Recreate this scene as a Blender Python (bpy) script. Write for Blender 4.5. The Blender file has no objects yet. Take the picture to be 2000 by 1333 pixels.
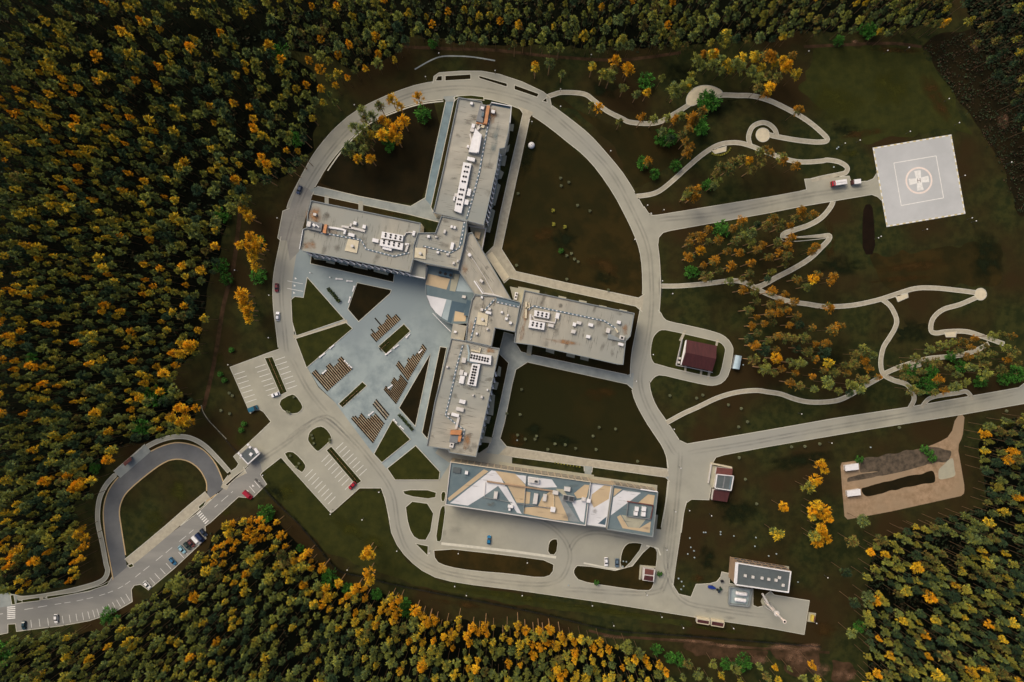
import bpy, bmesh, math, random
import numpy as np
from mathutils import Vector
from mathutils.geometry import tessellate_polygon
random.seed(7); np.random.seed(7)
R = math.radians
S, H = 0.25, 1000/3.0           # metres per photo pixel on the ground, camera height
scene = bpy.context.scene
COL = scene.collection

def P(x, y, z=0.0):
    k = S*(H-z)/H
    return Vector(((x-1000)*k, (666.5-y)*k, z))

# ------------------------------------------------------------------ materials
def mat(name, col, col2=None, scale=0.3, rough=0.85, detail=4, col3=None, metal=0.0, spec=0.3, bump=0.0, stretch=None, mid=(0.35, 0.65)):
    m = bpy.data.materials.new(name); m.use_nodes = True
    nt = m.node_tree; N = nt.nodes; L = nt.links
    b = N['Principled BSDF']
    b.inputs['Roughness'].default_value = rough; b.inputs['Metallic'].default_value = metal
    b.inputs['Specular IOR Level'].default_value = spec
    if col2 is None:
        col2 = tuple(c*0.86 for c in col)
    g = N.new('ShaderNodeNewGeometry')
    mp = N.new('ShaderNodeMapping'); L.new(g.outputs['Position'], mp.inputs['Vector'])
    if stretch: mp.inputs['Rotation'].default_value = (0, 0, stretch[0]); mp.inputs['Scale'].default_value = (stretch[1], stretch[2], 1)
    n = N.new('ShaderNodeTexNoise'); n.inputs['Scale'].default_value = scale; n.inputs['Detail'].default_value = detail
    n.inputs['Roughness'].default_value = 0.6
    L.new(mp.outputs['Vector'], n.inputs['Vector'])
    r = N.new('ShaderNodeValToRGB')
    r.color_ramp.elements[0].position = mid[0]; r.color_ramp.elements[1].position = mid[1]
    r.color_ramp.elements[0].color = (*col2, 1); r.color_ramp.elements[1].color = (*col, 1)
    L.new(n.outputs['Fac'], r.inputs['Fac'])
    out = r.outputs['Color']
    if col3:
        n2 = N.new('ShaderNodeTexNoise'); n2.inputs['Scale'].default_value = scale*0.12; n2.inputs['Detail'].default_value = 3
        L.new(mp.outputs['Vector'], n2.inputs['Vector'])
        r2 = N.new('ShaderNodeValToRGB'); r2.color_ramp.elements[0].position = 0.42; r2.color_ramp.elements[1].position = 0.62
        L.new(n2.outputs['Fac'], r2.inputs['Fac'])
        mx = N.new('ShaderNodeMix'); mx.data_type = 'RGBA'
        L.new(r2.outputs['Color'], mx.inputs['Factor']); L.new(out, mx.inputs['A']); mx.inputs['B'].default_value = (*col3, 1)
        out = mx.outputs['Result']
    L.new(out, b.inputs['Base Color'])
    if bump:
        bp = N.new('ShaderNodeBump'); bp.inputs['Strength'].default_value = bump; bp.inputs['Distance'].default_value = 0.1
        n3 = N.new('ShaderNodeTexNoise'); n3.inputs['Scale'].default_value = scale*6; L.new(mp.outputs['Vector'], n3.inputs['Vector'])
        L.new(n3.outputs['Fac'], bp.inputs['Height']); L.new(bp.outputs['Normal'], b.inputs['Normal'])
    return m

def mat_leaf(name):
    m = bpy.data.materials.new(name); m.use_nodes = True
    nt = m.node_tree; N = nt.nodes; L = nt.links; b = N['Principled BSDF']
    a = N.new('ShaderNodeAttribute'); a.attribute_name = 'leaf'
    oi = N.new('ShaderNodeObjectInfo')
    hs = N.new('ShaderNodeHueSaturation')
    mr = N.new('ShaderNodeMapRange'); mr.inputs['To Min'].default_value = 0.8; mr.inputs['To Max'].default_value = 1.2
    L.new(oi.outputs['Random'], mr.inputs['Value']); L.new(mr.outputs['Result'], hs.inputs['Value'])
    L.new(a.outputs['Color'], hs.inputs['Color']); L.new(hs.outputs['Color'], b.inputs['Base Color'])
    b.inputs['Roughness'].default_value = 0.8; b.inputs['Specular IOR Level'].default_value = 0.125
    return m

M = {}
M['ground'] = mat('meadow', (0.034, 0.036, 0.011), (0.017, 0.022, 0.008), 0.22, 1.0, 12, col3=(0.030, 0.020, 0.008), spec=0.03, bump=0.5, mid=(0.41,0.59))
M['lawn_brown'] = mat('dry_lawn', (0.036, 0.0245, 0.0075), (0.020, 0.017, 0.006), 0.10, 1.0, 12, col3=(0.017, 0.017, 0.006), spec=0.03, bump=0.5, mid=(0.41,0.59))
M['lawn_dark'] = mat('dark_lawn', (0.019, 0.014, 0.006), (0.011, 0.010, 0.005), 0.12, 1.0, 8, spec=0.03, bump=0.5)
M['lawn_green'] = mat('green_lawn', (0.038, 0.040, 0.010), (0.023, 0.027, 0.008), 0.20, 1.0, 8, spec=0.03, bump=0.5)
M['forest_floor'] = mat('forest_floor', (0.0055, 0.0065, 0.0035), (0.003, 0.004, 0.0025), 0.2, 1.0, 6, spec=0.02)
M['dirt'] = mat('dirt', (0.075, 0.043, 0.024), (0.030, 0.020, 0.010), 0.22, 1.0, 8, spec=0.05)
M['sand'] = mat('sand', (0.36, 0.255, 0.165), (0.24, 0.165, 0.10), 0.35, 1.0, 10, col3=(0.29, 0.215, 0.14), spec=0.05, bump=0.8)
M['gravel'] = mat('gravel', (0.13, 0.10, 0.072), (0.055, 0.046, 0.034), 0.4, 1.0, 10, spec=0.05)
M['ditch'] = mat('ditch_mud', (0.014, 0.009, 0.006), (0.010, 0.007, 0.005), 0.2, 1.0, spec=0.02)
M['road'] = mat('concrete_road', (0.375, 0.362, 0.292), (0.295, 0.288, 0.235), 0.09, 0.9, 12, col3=(0.30, 0.30, 0.265), spec=0.15)
M['asphalt'] = mat('asphalt', (0.27, 0.265, 0.245), (0.20, 0.20, 0.19), 0.07, 0.9, 9, spec=0.15, stretch=(R(38), 0.35, 1.6))
M['asphalt_dark'] = mat('dark_asphalt', (0.155, 0.16, 0.165), (0.115, 0.12, 0.125), 0.08, 0.9, 9, spec=0.15)
M['path'] = mat('paving_blocks', (0.42, 0.385, 0.30), (0.33, 0.305, 0.24), 0.5, 0.9, 6, spec=0.15)
M['path_grey'] = mat('grey_slab_path', (0.30, 0.325, 0.31), (0.225, 0.25, 0.245), 0.25, 0.9, 8, spec=0.15)
M['path_blue'] = mat('blue_slab_path', (0.20, 0.275, 0.305), (0.14, 0.195, 0.225), 0.22, 0.9, 9, spec=0.15)
M['plaza'] = mat('plaza_slabs', (0.315, 0.37, 0.37), (0.18, 0.225, 0.24), 0.13, 0.9, 15, col3=(0.22, 0.265, 0.28), spec=0.15, mid=(0.32, 0.60))
M['kerb'] = mat('kerb_stone', (0.60, 0.58, 0.49), None, 0.5, 0.9)
M['kerb_tan'] = mat('tan_kerb', (0.50, 0.37, 0.20), None, 0.5, 0.9)
M['white_paint'] = mat('white_paint', (0.80, 0.79, 0.76), (0.66, 0.65, 0.62), 0.8, 0.7)
M['cream_paint'] = mat('cream_paint', (0.80, 0.70, 0.64), (0.72, 0.62, 0.56), 0.8, 0.7)
M['yellow_paint'] = mat('yellow_paint', (0.60, 0.50, 0.22), None, 0.8, 0.7)
M['helipad'] = mat('helipad_concrete', (0.50, 0.51, 0.515), (0.43, 0.44, 0.445), 0.06, 0.8, 9, spec=0.15)
M['roof'] = mat('roof_felt', (0.425, 0.395, 0.325), (0.30, 0.285, 0.24), 0.16, 0.9, 12, col3=(0.29, 0.295, 0.265), spec=0.15, stretch=(R(-13), 1.2, 0.35))
M['roof_ns'] = mat('roof_felt_ns', (0.41, 0.385, 0.325), (0.295, 0.283, 0.24), 0.16, 0.9, 12, col3=(0.27, 0.285, 0.265), spec=0.15, stretch=(R(-13), 0.35, 1.2))
M['roof_teal'] = mat('teal_membrane', (0.145, 0.19, 0.205), (0.10, 0.145, 0.165), 0.12, 0.8, 9)
M['roof_white'] = mat('white_membrane', (0.66, 0.66, 0.68), (0.56, 0.56, 0.58), 0.12, 0.8, 9)
M['roof_tan'] = mat('tan_membrane', (0.52, 0.40, 0.25), (0.44, 0.34, 0.22), 0.12, 0.8, 9)
M['roof_navy'] = mat('navy_membrane', (0.07, 0.115, 0.15), (0.045, 0.08, 0.11), 0.12, 0.8, 9)
M['roof_slate'] = mat('slate_membrane', (0.105, 0.125, 0.13), (0.085, 0.10, 0.105), 0.2, 0.8, 9)
M['pale_glass'] = mat('pale_glass', (0.36, 0.43, 0.45), (0.28, 0.35, 0.37), 0.15, 0.2, 4, spec=0.5)
M['parapet'] = mat('parapet_metal', (0.24, 0.265, 0.27), None, 0.5, 0.7)
M['walkway'] = mat('walkway_panel', (0.13, 0.18, 0.215), (0.10, 0.145, 0.175), 0.6, 0.7)
M['wall'] = mat('wall_panel', (0.72, 0.67, 0.57), (0.64, 0.60, 0.51), 0.3, 0.8)
M['wall_beige'] = mat('beige_wall', (0.50,0.41,0.29), (0.43,0.35,0.25), 0.3, 0.8)
M['wall_brown'] = mat('brown_wall', (0.36, 0.25, 0.16), (0.30, 0.21, 0.14), 0.3, 0.8)
M['slab'] = mat('ground_slab', (0.38, 0.36, 0.27), (0.32, 0.31, 0.24), 0.3, 0.9)
M['window'] = mat('window_glass', (0.11, 0.14, 0.17), None, 0.3, 0.1, spec=0.6)
M['white'] = mat('white_metal', (0.78, 0.77, 0.78), (0.70, 0.69, 0.70), 0.7, 0.5)
M['offwhite'] = mat('offwhite_panel', (0.62, 0.59, 0.56), (0.54, 0.52, 0.50), 0.6, 0.6)
M['cream'] = mat('cream_panel', (0.62, 0.55, 0.40), None, 0.6, 0.6)
M['black'] = mat('black_grille', (0.012, 0.012, 0.014), None, 1.0, 0.6)
M['darkgrey'] = mat('dark_grey_metal', (0.05, 0.055, 0.06), None, 1.0, 0.6)
M['midgrey'] = mat('mid_grey_metal', (0.20, 0.21, 0.22), None, 1.0, 0.6)
M['copper'] = mat('copper_cladding', (0.58, 0.25, 0.10), (0.40, 0.19, 0.09), 0.5, 0.5, 6)  # orange glow of reflected sun, painted on the stair heads
M['rust'] = mat('rust_felt', (0.33, 0.21, 0.13), (0.27, 0.20, 0.14), 0.25, 0.9, 6)  # felt tinted with a painted orange sun glow
M['maroon'] = mat('maroon_sheet', (0.075, 0.022, 0.022), (0.055, 0.016, 0.017), 0.4, 0.6, 6, stretch=(R(-12), 3, 0.3))
M['brick_red'] = mat('brick_red_sheet', (0.16, 0.055, 0.045), (0.12, 0.042, 0.036), 0.5, 0.6)
M['soil'] = mat('soil', (0.022, 0.016, 0.010), None, 1.0, 1.0, spec=0.02)
M['timber'] = mat('timber_strip', (0.44, 0.37, 0.26), (0.30, 0.21, 0.13), 0.25, 0.9)
M['bark'] = mat('pine_bark', (0.42, 0.255, 0.13), (0.27, 0.165, 0.09), 2.0, 0.95, spec=0.05)
M['tyre'] = mat('rubber', (0.015, 0.015, 0.015), None, 1.0, 0.9)
M['glass_car'] = mat('car_glass', (0.02, 0.03, 0.04), None, 1.0, 0.08, spec=0.6)
M['leaf'] = mat_leaf('leaves')
def mat_fade(name, col, alpha, scale=0.5):
    m = mat(name, col, None, 0.3, 0.95, spec=0.05); nt = m.node_tree; N = nt.nodes; L = nt.links
    a = N.new('ShaderNodeAttribute'); a.attribute_name = 'fade'
    n = N.new('ShaderNodeTexNoise'); n.inputs['Scale'].default_value = scale; n.inputs['Detail'].default_value = 8
    g = N.new('ShaderNodeNewGeometry'); L.new(g.outputs['Position'], n.inputs['Vector'])
    mr = N.new('ShaderNodeMapRange'); mr.inputs['From Min'].default_value = .38; mr.inputs['From Max'].default_value = .6; mr.inputs['To Max'].default_value = alpha; mr.inputs['To Min'].default_value = alpha*.25
    L.new(n.outputs['Fac'], mr.inputs['Value'])
    x = N.new('ShaderNodeMath'); x.operation = 'MULTIPLY'; L.new(a.outputs['Fac'], x.inputs[0]); L.new(mr.outputs['Result'], x.inputs[1])
    L.new(x.outputs['Value'], N['Principled BSDF'].inputs['Alpha']); return m
M['wear'] = mat_fade('tyre_wear', (0.17,0.17,0.165), .26, .12)
M['seam'] = mat_fade('roof_seam_stain', (0.17,0.16,0.135), .50, .8)
M['stain'] = mat_fade('roof_stain', (0.20,0.185,0.155), .40, .35)
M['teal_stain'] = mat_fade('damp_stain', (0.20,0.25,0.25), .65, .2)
M['rust_stain'] = mat_fade('rust_stain', (0.36,0.20,0.10), .75, .35)  # soft orange patches: reflected sun painted onto the roofs
M['moss'] = mat_fade('dark_turf', (0.011,0.015,0.006), .9, .25)
M['dry'] = mat_fade('dry_turf', (0.050,0.029,0.009), .8, .2)
M['lush'] = mat_fade('olive_turf', (0.042,0.044,0.008), .8, .2)
M['earth'] = mat_fade('earth_patch', (0.20,0.115,0.07), .80, .22)
M['pale'] = mat_fade('pale_wear', (0.44,0.43,0.38), .7, .12)
def fade_mesh(name, quads, m, parent=None):
    """quads: list of (4 points, 4 fade values)"""
    me = bpy.data.meshes.new(name); v=[]; f=[]; c=[]
    for pts, fd in quads:
        i=len(v); v+= [tuple(p) for p in pts]; f.append(tuple(range(i,i+len(pts)))); c+= fd
    me.from_pydata(v,[],f); at = me.color_attributes.new('fade','FLOAT_COLOR','POINT')
    at.data.foreach_set('color', np.repeat(np.array(c,dtype=np.float32)[:,None],4,1).ravel()); me.materials.append(m); me.update()
    o = bpy.data.objects.new(name, me); COL.objects.link(o)
    if parent: o.parent = parent
    return o
def merge_fade(obj, sets):
    me0=obj.data; v=[tuple(x.co) for x in me0.vertices]; f=[tuple(p.vertices) for p in me0.polygons]; mi=[p.material_index for p in me0.polygons]; mats=list(me0.materials); fd=[1.0]*len(v)
    for quads,m in sets:
        if m not in mats: mats.append(m)
        k=mats.index(m)
        for pts,c in quads: i=len(v); v+=[tuple(p) for p in pts]; f.append(tuple(range(i,i+len(pts)))); mi.append(k); fd+=c
    me=bpy.data.meshes.new(me0.name); me.from_pydata(v,[],f)
    for m in mats: me.materials.append(m)
    me.polygons.foreach_set('material_index',mi); at=me.color_attributes.new('fade','FLOAT_COLOR','POINT')
    at.data.foreach_set('color', np.repeat(np.array(fd,dtype=np.float32)[:,None],4,1).ravel()); me.update(); obj.data=me
def blob(cx,cy,rx,ry,ang,z,seed=0,n=20):
    q=[]; rr=random.Random(seed or int(cx*3+cy)); k=[rr.uniform(.7,1.15) for _ in range(n)]; ca,sa=math.cos(R(ang)),math.sin(R(ang))
    def pt(i,s):
        i%=n; a=2*math.pi*i/n; x,y=rx*k[i]*s*math.cos(a),ry*k[i]*s*math.sin(a); p=P(cx+x*ca-y*sa,cy+x*sa+y*ca,z); return (p.x,p.y,z)
    for i in range(n):
        q.append(([pt(i,0.7),pt(i+1,0.7),pt(i+1,1),pt(i,1)][::-1],[0,0,.5,.5])); q.append(([pt(i,0.4),pt(i+1,0.4),pt(i+1,.7),pt(i,.7)][::-1],[.5,.5,1,1])); q.append(([pt(0,0),pt(i,.4),pt(i+1,.4)][::-1],[1,1,1]))
    return q
def streak(pts,w,z,smooth=True,surff=None):
    c=catmull(pts,6) if smooth else pts; a=ribbon(c,w,False); n=len(c); Lp,Rp=a[:n],a[n:][::-1]; q=[]
    def W(p):
        v=P(p[0],p[1],z); return (v.x,v.y,z)
    for i in range(n-1):
        e0=0 if i==0 else 1; e1=0 if i==n-2 else 1
        q.append(([W(Lp[i]),W(Lp[i+1]),W(c[i+1]),W(c[i])],[0,0,e1,e0])); q.append(([W(c[i]),W(c[i+1]),W(Rp[i+1]),W(Rp[i])],[e0,e1,0,0]))
    return q
def paint(nm, c): return mat(nm, c, tuple(x*0.95 for x in c), 1.0, 0.3, spec=0.5)

# ------------------------------------------------------------------ mesh builder
class MB:
    def __init__(s): s.v=[]; s.f=[]; s.m=[]; s.mats=[]
    def mi(s, m):
        if m not in s.mats: s.mats.append(m)
        return s.mats.index(m)
    def face(s, pts, m):
        i = len(s.v); s.v += [tuple(p) for p in pts]; s.f.append(tuple(range(i, i+len(pts)))); s.m.append(s.mi(m))
    def poly(s, pts, m):                     # planar polygon, any shape, facing up
        tris = tessellate_polygon([[Vector(p) for p in pts]])
        i = len(s.v); s.v += [tuple(p) for p in pts]; k = s.mi(m)
        for t in tris:
            a, b, c = [Vector(pts[q]) for q in t]
            if (b-a).cross(c-a).z < 0: t = (t[0], t[2], t[1])
            s.f.append(tuple(i+q for q in t)); s.m.append(k)
    def prism(s, xy, z0, z1, m, mtop=None, top=True):
        n = len(xy)
        for i in range(n):
            a, b = xy[i], xy[(i+1) % n]
            s.face([(a[0],a[1],z0),(b[0],b[1],z0),(b[0],b[1],z1),(a[0],a[1],z1)], m)
        if top: s.poly([(p[0],p[1],z1) for p in xy], mtop or m)
    def box(s, c, size, ang, m, mtop=None):  # c = centre of the bottom, world
        w, d, h = size; ca, sa = math.cos(ang), math.sin(ang)
        xy = [(c[0]+ca*x-sa*y, c[1]+sa*x+ca*y) for x, y in ((-w/2,-d/2),(w/2,-d/2),(w/2,d/2),(-w/2,d/2))]
        s.prism(xy, c[2], c[2]+h, m, mtop)
        s.face([(p[0],p[1],c[2]) for p in reversed(xy)], m)
    def cyl(s, c, r, h, m, n=12, r2=None, mtop=None):
        r2 = r if r2 is None else r2
        a = [(c[0]+r*math.cos(2*math.pi*i/n), c[1]+r*math.sin(2*math.pi*i/n), c[2]) for i in range(n)]
        b = [(c[0]+r2*math.cos(2*math.pi*i/n), c[1]+r2*math.sin(2*math.pi*i/n), c[2]+h) for i in range(n)]
        for i in range(n): s.face([a[i], a[(i+1)%n], b[(i+1)%n], b[i]], m)
        s.face(b, mtop or m)
    def tube(s, p, q, r, m, n=8, r2=None):
        p, q = Vector(p), Vector(q); r2 = r if r2 is None else r2
        d = (q-p).normalized(); u = d.orthogonal().normalized(); w = d.cross(u)
        A = [p+(u*math.cos(2*math.pi*i/n)+w*math.sin(2*math.pi*i/n))*r for i in range(n)]
        B = [q+(u*math.cos(2*math.pi*i/n)+w*math.sin(2*math.pi*i/n))*r2 for i in range(n)]
        for i in range(n): s.face([A[i], A[(i+1)%n], B[(i+1)%n], B[i]], m)
        s.face(B, m); s.face(list(reversed(A)), m)
    def build(s, name, parent=None, origin=None, smooth=False):
        me = bpy.data.meshes.new(name)
        v = s.v
        if origin is not None: v = [(a-origin[0], b-origin[1], c-origin[2]) for a, b, c in v]
        me.from_pydata(v, [], s.f)
        for m in s.mats: me.materials.append(m)
        me.polygons.foreach_set('material_index', s.m)
        if smooth: me.polygons.foreach_set('use_smooth', [True]*len(s.f))
        me.update()
        o = bpy.data.objects.new(name, me); COL.objects.link(o)
        if origin is not None and parent is None: o.location = origin
        if parent is not None: o.parent = parent
        return o

def tag(o, label=None, cat=None, group=None, kind=None):
    if label: o['label'] = label
    if cat: o['category'] = cat
    if group: o['group'] = group
    if kind: o['kind'] = kind
    return o
def thing(name, loc, label, cat, group=None, rz=0.0):
    e = bpy.data.objects.new(name, None); e.empty_display_size = 1.0; COL.objects.link(e)
    e.location = loc; e.rotation_euler = (0, 0, rz)
    return tag(e, label, cat, group)

# ------------------------------------------------------------------ 2-D helpers (photo px)
def chaikin(p, it=2, closed=True):
    for _ in range(it):
        q = []; n = len(p)
        if not closed: q.append(p[0])
        for i in range(n if closed else n-1):
            a, b = p[i], p[(i+1) % n]
            q += [(a[0]*.75+b[0]*.25, a[1]*.75+b[1]*.25), (a[0]*.25+b[0]*.75, a[1]*.25+b[1]*.75)]
        if not closed: q.append(p[-1])
        p = q
    return p
def catmull(p, n=5):
    out = []
    for i in range(len(p)-1):
        a = p[max(i-1,0)]; b = p[i]; c = p[i+1]; d = p[min(i+2,len(p)-1)]
        for k in range(n):
            t = k/n
            out.append(tuple(0.5*((2*b[j])+(-a[j]+c[j])*t+(2*a[j]-5*b[j]+4*c[j]-d[j])*t*t+(-a[j]+3*b[j]-3*c[j]+d[j])*t**3) for j in (0,1)))
    out.append(tuple(p[-1])); return out
def ribbon(cl, w, smooth=True):
    c = catmull(cl) if smooth else list(cl)
    Lf, Rt = [], []
    for i in range(len(c)):
        a = c[max(i-1,0)]; b = c[min(i+1,len(c)-1)]
        dx, dy = b[0]-a[0], b[1]-a[1]; l = math.hypot(dx,dy) or 1
        nx, ny = -dy/l, dx/l
        Lf.append((c[i][0]+nx*w/2, c[i][1]+ny*w/2)); Rt.append((c[i][0]-nx*w/2, c[i][1]-ny*w/2))
    return Lf + Rt[::-1]
def area(p): return 0.5*sum(p[i][0]*p[(i+1)%len(p)][1]-p[(i+1)%len(p)][0]*p[i][1] for i in range(len(p)))
def inside(x, y, p):
    r = False; j = len(p)-1
    for i in range(len(p)):
        xi, yi = p[i]; xj, yj = p[j]
        if (yi > y) != (yj > y) and x < (xj-xi)*(y-yi)/(yj-yi)+xi: r = not r
        j = i
    return r
def bbox(p): xs=[a[0] for a in p]; ys=[a[1] for a in p]; return min(xs),min(ys),max(xs),max(ys)
def bo(a, b): return a[0] < b[2] and b[0] < a[2] and a[1] < b[3] and b[1] < a[3]
def offset(p, d):                      # positive d grows the polygon (photo px, mitred)
    s = 1 if area(p) > 0 else -1; n = len(p); out = []
    for i in range(n):
        a, b, c = p[i-1], p[i], p[(i+1)%n]
        e1 = (b[0]-a[0], b[1]-a[1]); e2 = (c[0]-b[0], c[1]-b[1])
        l1 = math.hypot(*e1) or 1e-6; l2 = math.hypot(*e2) or 1e-6
        n1 = (e1[1]/l1*s, -e1[0]/l1*s); n2 = (e2[1]/l2*s, -e2[0]/l2*s)
        mx, my = n1[0]+n2[0], n1[1]+n2[1]; q = max(mx*mx+my*my, 0.8)
        out.append((b[0]+2*d*mx/q, b[1]+2*d*my/q))
    return out
def resample(p, step=10):
    out = []
    for i in range(len(p)):
        a, b = p[i], p[(i+1)%len(p)]; n = max(1, int(math.hypot(b[0]-a[0], b[1]-a[1])/step))
        for k in range(n): out.append((a[0]+(b[0]-a[0])*k/n, a[1]+(b[1]-a[1])*k/n))
    return out

PAVED = []      # (poly, bbox, z)
FOOT = []       # building footprints on the ground, px
SHEETS = []     # every ground sheet: bbox, z
def level(bb, base=0.02, step=0.004):
    z = base
    for b, zz in SHEETS:
        if bo(b, bb): z = max(z, zz+step)
    return z
KERBS = []
def sheet(name, poly, m, kerb='kerb', paved=True, raised=0.0, kw=1.1):
    bb = bbox(poly); z = level(bb) + raised
    SHEETS.append((bb, z))
    mb = MB()
    pts = [P(x, y, 0) for x, y in poly]
    if raised: mb.prism([(p.x, p.y) for p in pts], 0.0, z, M['kerb'], M[m])
    else: mb.poly([(p.x, p.y, z) for p in pts], M[m])
    o = mb.build(name); tag(o, kind='structure')
    if paved: PAVED.append((poly, bb, z))
    if kerb: KERBS.append((poly, z, kerb, paved, kw))
    return z
def surf(x, y):
    z = 0.0
    for p, b, zz in PAVED+RAISED:
        if b[0] <= x <= b[2] and b[1] <= y <= b[3] and zz > z and inside(x, y, p): z = zz
    return z
RAISED = []
def island(poly, m='lawn_green', rnd=1, name='lawn'):
    if rnd: poly = chaikin(poly, rnd)
    bb = bbox(poly); z = level(bb)+0.08; SHEETS.append((bb, z))
    mb = MB(); pts = [P(x,y,0) for x,y in poly]
    mb.prism([(p.x,p.y) for p in pts], 0.0, z, M['kerb'], M[m])
    tag(mb.build(name), kind='structure'); RAISED.append((poly, bb, z)); KERBS.append((poly, z, 'kerb', False, 0.9))

# ------------------------------------------------------------------ ground
mb = MB(); mb.face([(-1500,-1500,0),(1500,-1500,0),(1500,1500,0),(-1500,1500,0)], M['ground'])
tag(mb.build('ground'), kind='structure')

def soft(poly, amp=5, step=14):        # wobbly natural edge
    p = resample(poly, step); rnd = random.Random(int(poly[0][0]*7+poly[0][1]))
    return chaikin([(x+rnd.uniform(-amp,amp), y+rnd.uniform(-amp,amp)) for x,y in p], 2)

F1 = [(-30,-30),(545,-30),(560,110),(620,150),(612,290),(560,345),(480,360),(440,430),(430,500),(400,560),(400,620),(385,690),(340,720),(335,760),(385,790),(378,830),(330,850),(240,870),(215,890),(180,930),(170,975),(140,985),(150,1140),(60,1155),(-30,1160)]
F2 = [(540,-30),(1560,-30),(1870,-30),(1850,45),(1740,60),(1560,62),(1500,80),(1200,95),(1100,92),(1000,88),(880,82),(800,70),(770,105),(700,140),(640,110),(560,100)]
F6 = [(1705,1060),(1790,1030),(1860,1012),(1925,990),(1915,870),(1935,830),(2030,810),(2030,1365),(1690,1365),(1700,1250),(1690,1150)]
F7 = [(-30,1262),(60,1248),(200,1232),(262,1188),(300,1165),(402,1075),(412,1050),(440,1025),(530,1010),(590,1070),(650,1130),(740,1155),(840,1205),(940,1220),(1050,1228),(1170,1255),(1290,1290),(1325,1365),(-30,1365)]
F8 = [(1880,-30),(2030,-30),(2030,330),(1975,200),(1910,90)]
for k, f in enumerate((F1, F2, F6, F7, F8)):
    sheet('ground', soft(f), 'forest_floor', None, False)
sheet('ground', soft([(1800,90),(1850,60),(2030,60),(2030,420),(1990,420),(1960,330),(1900,230)]), 'lawn_dark', None, False)
sheet('ground', chaikin([(640,330),(690,270),(785,212),(868,196),(830,387),(802,403),(620,366)],1), 'lawn_dark', None, False)
sheet('ground', [(1030,225),(1075,252),(1168,333),(1240,453),(1258,525),(1258,585),(1007,531),(979,487),(1000,380)], 'lawn_brown', None, False)
sheet('ground', [(1007,722),(1040,707),(1232,752),(1240,783),(1295,873),(1306,920),(1000,880),(977,857)], 'lawn_brown', None, False)
sheet('ground', soft([(1700,500),(1960,470),(1960,560),(1720,560)],8), 'lawn_brown', None, False)
sheet('ground', soft([(1060,190),(1110,200),(1200,290),(1240,370),(1340,300),(1300,250),(1180,240)],5), 'lawn_brown', None, False)
sheet('ground', soft([(520,905),(560,905),(650,1005),(700,960),(745,960),(760,1040),(800,1100),(860,1135),(1000,1160),(1350,1215),(1350,1225),(1000,1180),(800,1140),(640,1080),(560,1000),(500,930)],3), 'lawn_green', None, False)
sheet('ground', soft([(1600,90),(1800,95),(1860,190),(1900,260),(1840,255),(1690,280),(1640,240),(1560,180)],8), 'lawn_green', None, False)
sheet('dirt_track', ribbon([(790,92),(880,96),(960,98),(1050,108),(1120,114),(1200,118),(1260,113),(1330,103)], 6), 'dirt', None, False)
sheet('dirt_track', ribbon([(1570,92),(1650,88),(1740,85),(1800,92)], 6), 'dirt', None, False)
sheet('dirt_track', ribbon([(472,380),(466,440),(456,520),(436,600),(420,700),(402,780),(396,800)], 8), 'dirt', None, False)
sheet('footpath', ribbon([(393,792),(397,805),(408,822),(425,840),(442,858)], 1.6), 'slab', None, False)
sheet('dirt_track', ribbon([(1150,1232),(1200,1243),(1300,1250),(1420,1262),(1500,1268),(1620,1275)], 5), 'dirt', None, False)
for q in ([(1330,1250),(1420,1262),(1500,1268),(1490,1300),(1400,1290),(1340,1270)], [(1490,1265),(1600,1262),(1600,1300),(1560,1335),(1520,1290)],[(1625,1285),(1680,1310),(1650,1340),(1620,1320)]):
    sheet('bare_earth', soft(q, 7, 12), 'dirt', None, False)
sheet('ditch', chaikin([(1687,401),(1703,398),(1707,430),(1710,497),(1685,498),(1684,440)],1), 'ditch', None, False)

# ------------------------------------------------------------------ buildings footprints (px as seen at roof height)
HN = [(895,191),(941,199),(944,207),(957,206),(960,200),(999,208),(994,256),(986,290),(976,292),(970,330),(945,441),(911,432),(846,416),(866,330)]
HW = [(608,392),(822,436),(820,456),(812,490),(801,533),(700,512),(591,491),(584,487),(592,448),(599,446),(601,418)]
HC1 = [(862,422),(912,432),(911,457),(904,490),(895,527),(832,515),(807,507),(807,482),(816,455),(850,455),(857,436)]
HL = [(914,456),(922,454),(999,586),(981,582),(926,575),(896,530),(905,490)]
HC2 = [(927,576),(967,578),(992,584),(1017,591),(1014,607),(1006,649),(967,641),(960,677),(909,666),(912,630),(921,586)]
HS = [(881,661),(905,665),(960,678),(976,681),(968,719),(953,790),(930,893),(905,889),(877,884),(876,878),(833,872),(849,785)]
HE = [(1024,567),(1239,612),(1231,657),(1222,667),(1217,713),(1205,712),(1041,675),(1004,670),(1007,642),(1017,602)]
HA = [(830,542),(832,576),(836,590),(845,607),(860,622),(872,630),(884,634),(912,632),(927,576),(896,529),(836,516)]
def down(p, z): return [(1000+(x-1000)*(H-z)/H, 666.5+(y-666.5)*(H-z)/H) for x, y in p]
for p in (HN,HW,HC1,HL,HC2,HS,HE): FOOT.append(down(p,12))
SV1 = [(880,902),(1154,941),(1144,1027),(870,986)]
SV2 = [(1154,943),(1196,948),(1184,1031),(1144,1026)]
SV3 = [(1197,947),(1285,961),(1275,1049),(1185,1034)]
for p in (SV1,SV2,SV3): FOOT.append(down(p,10))

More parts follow.
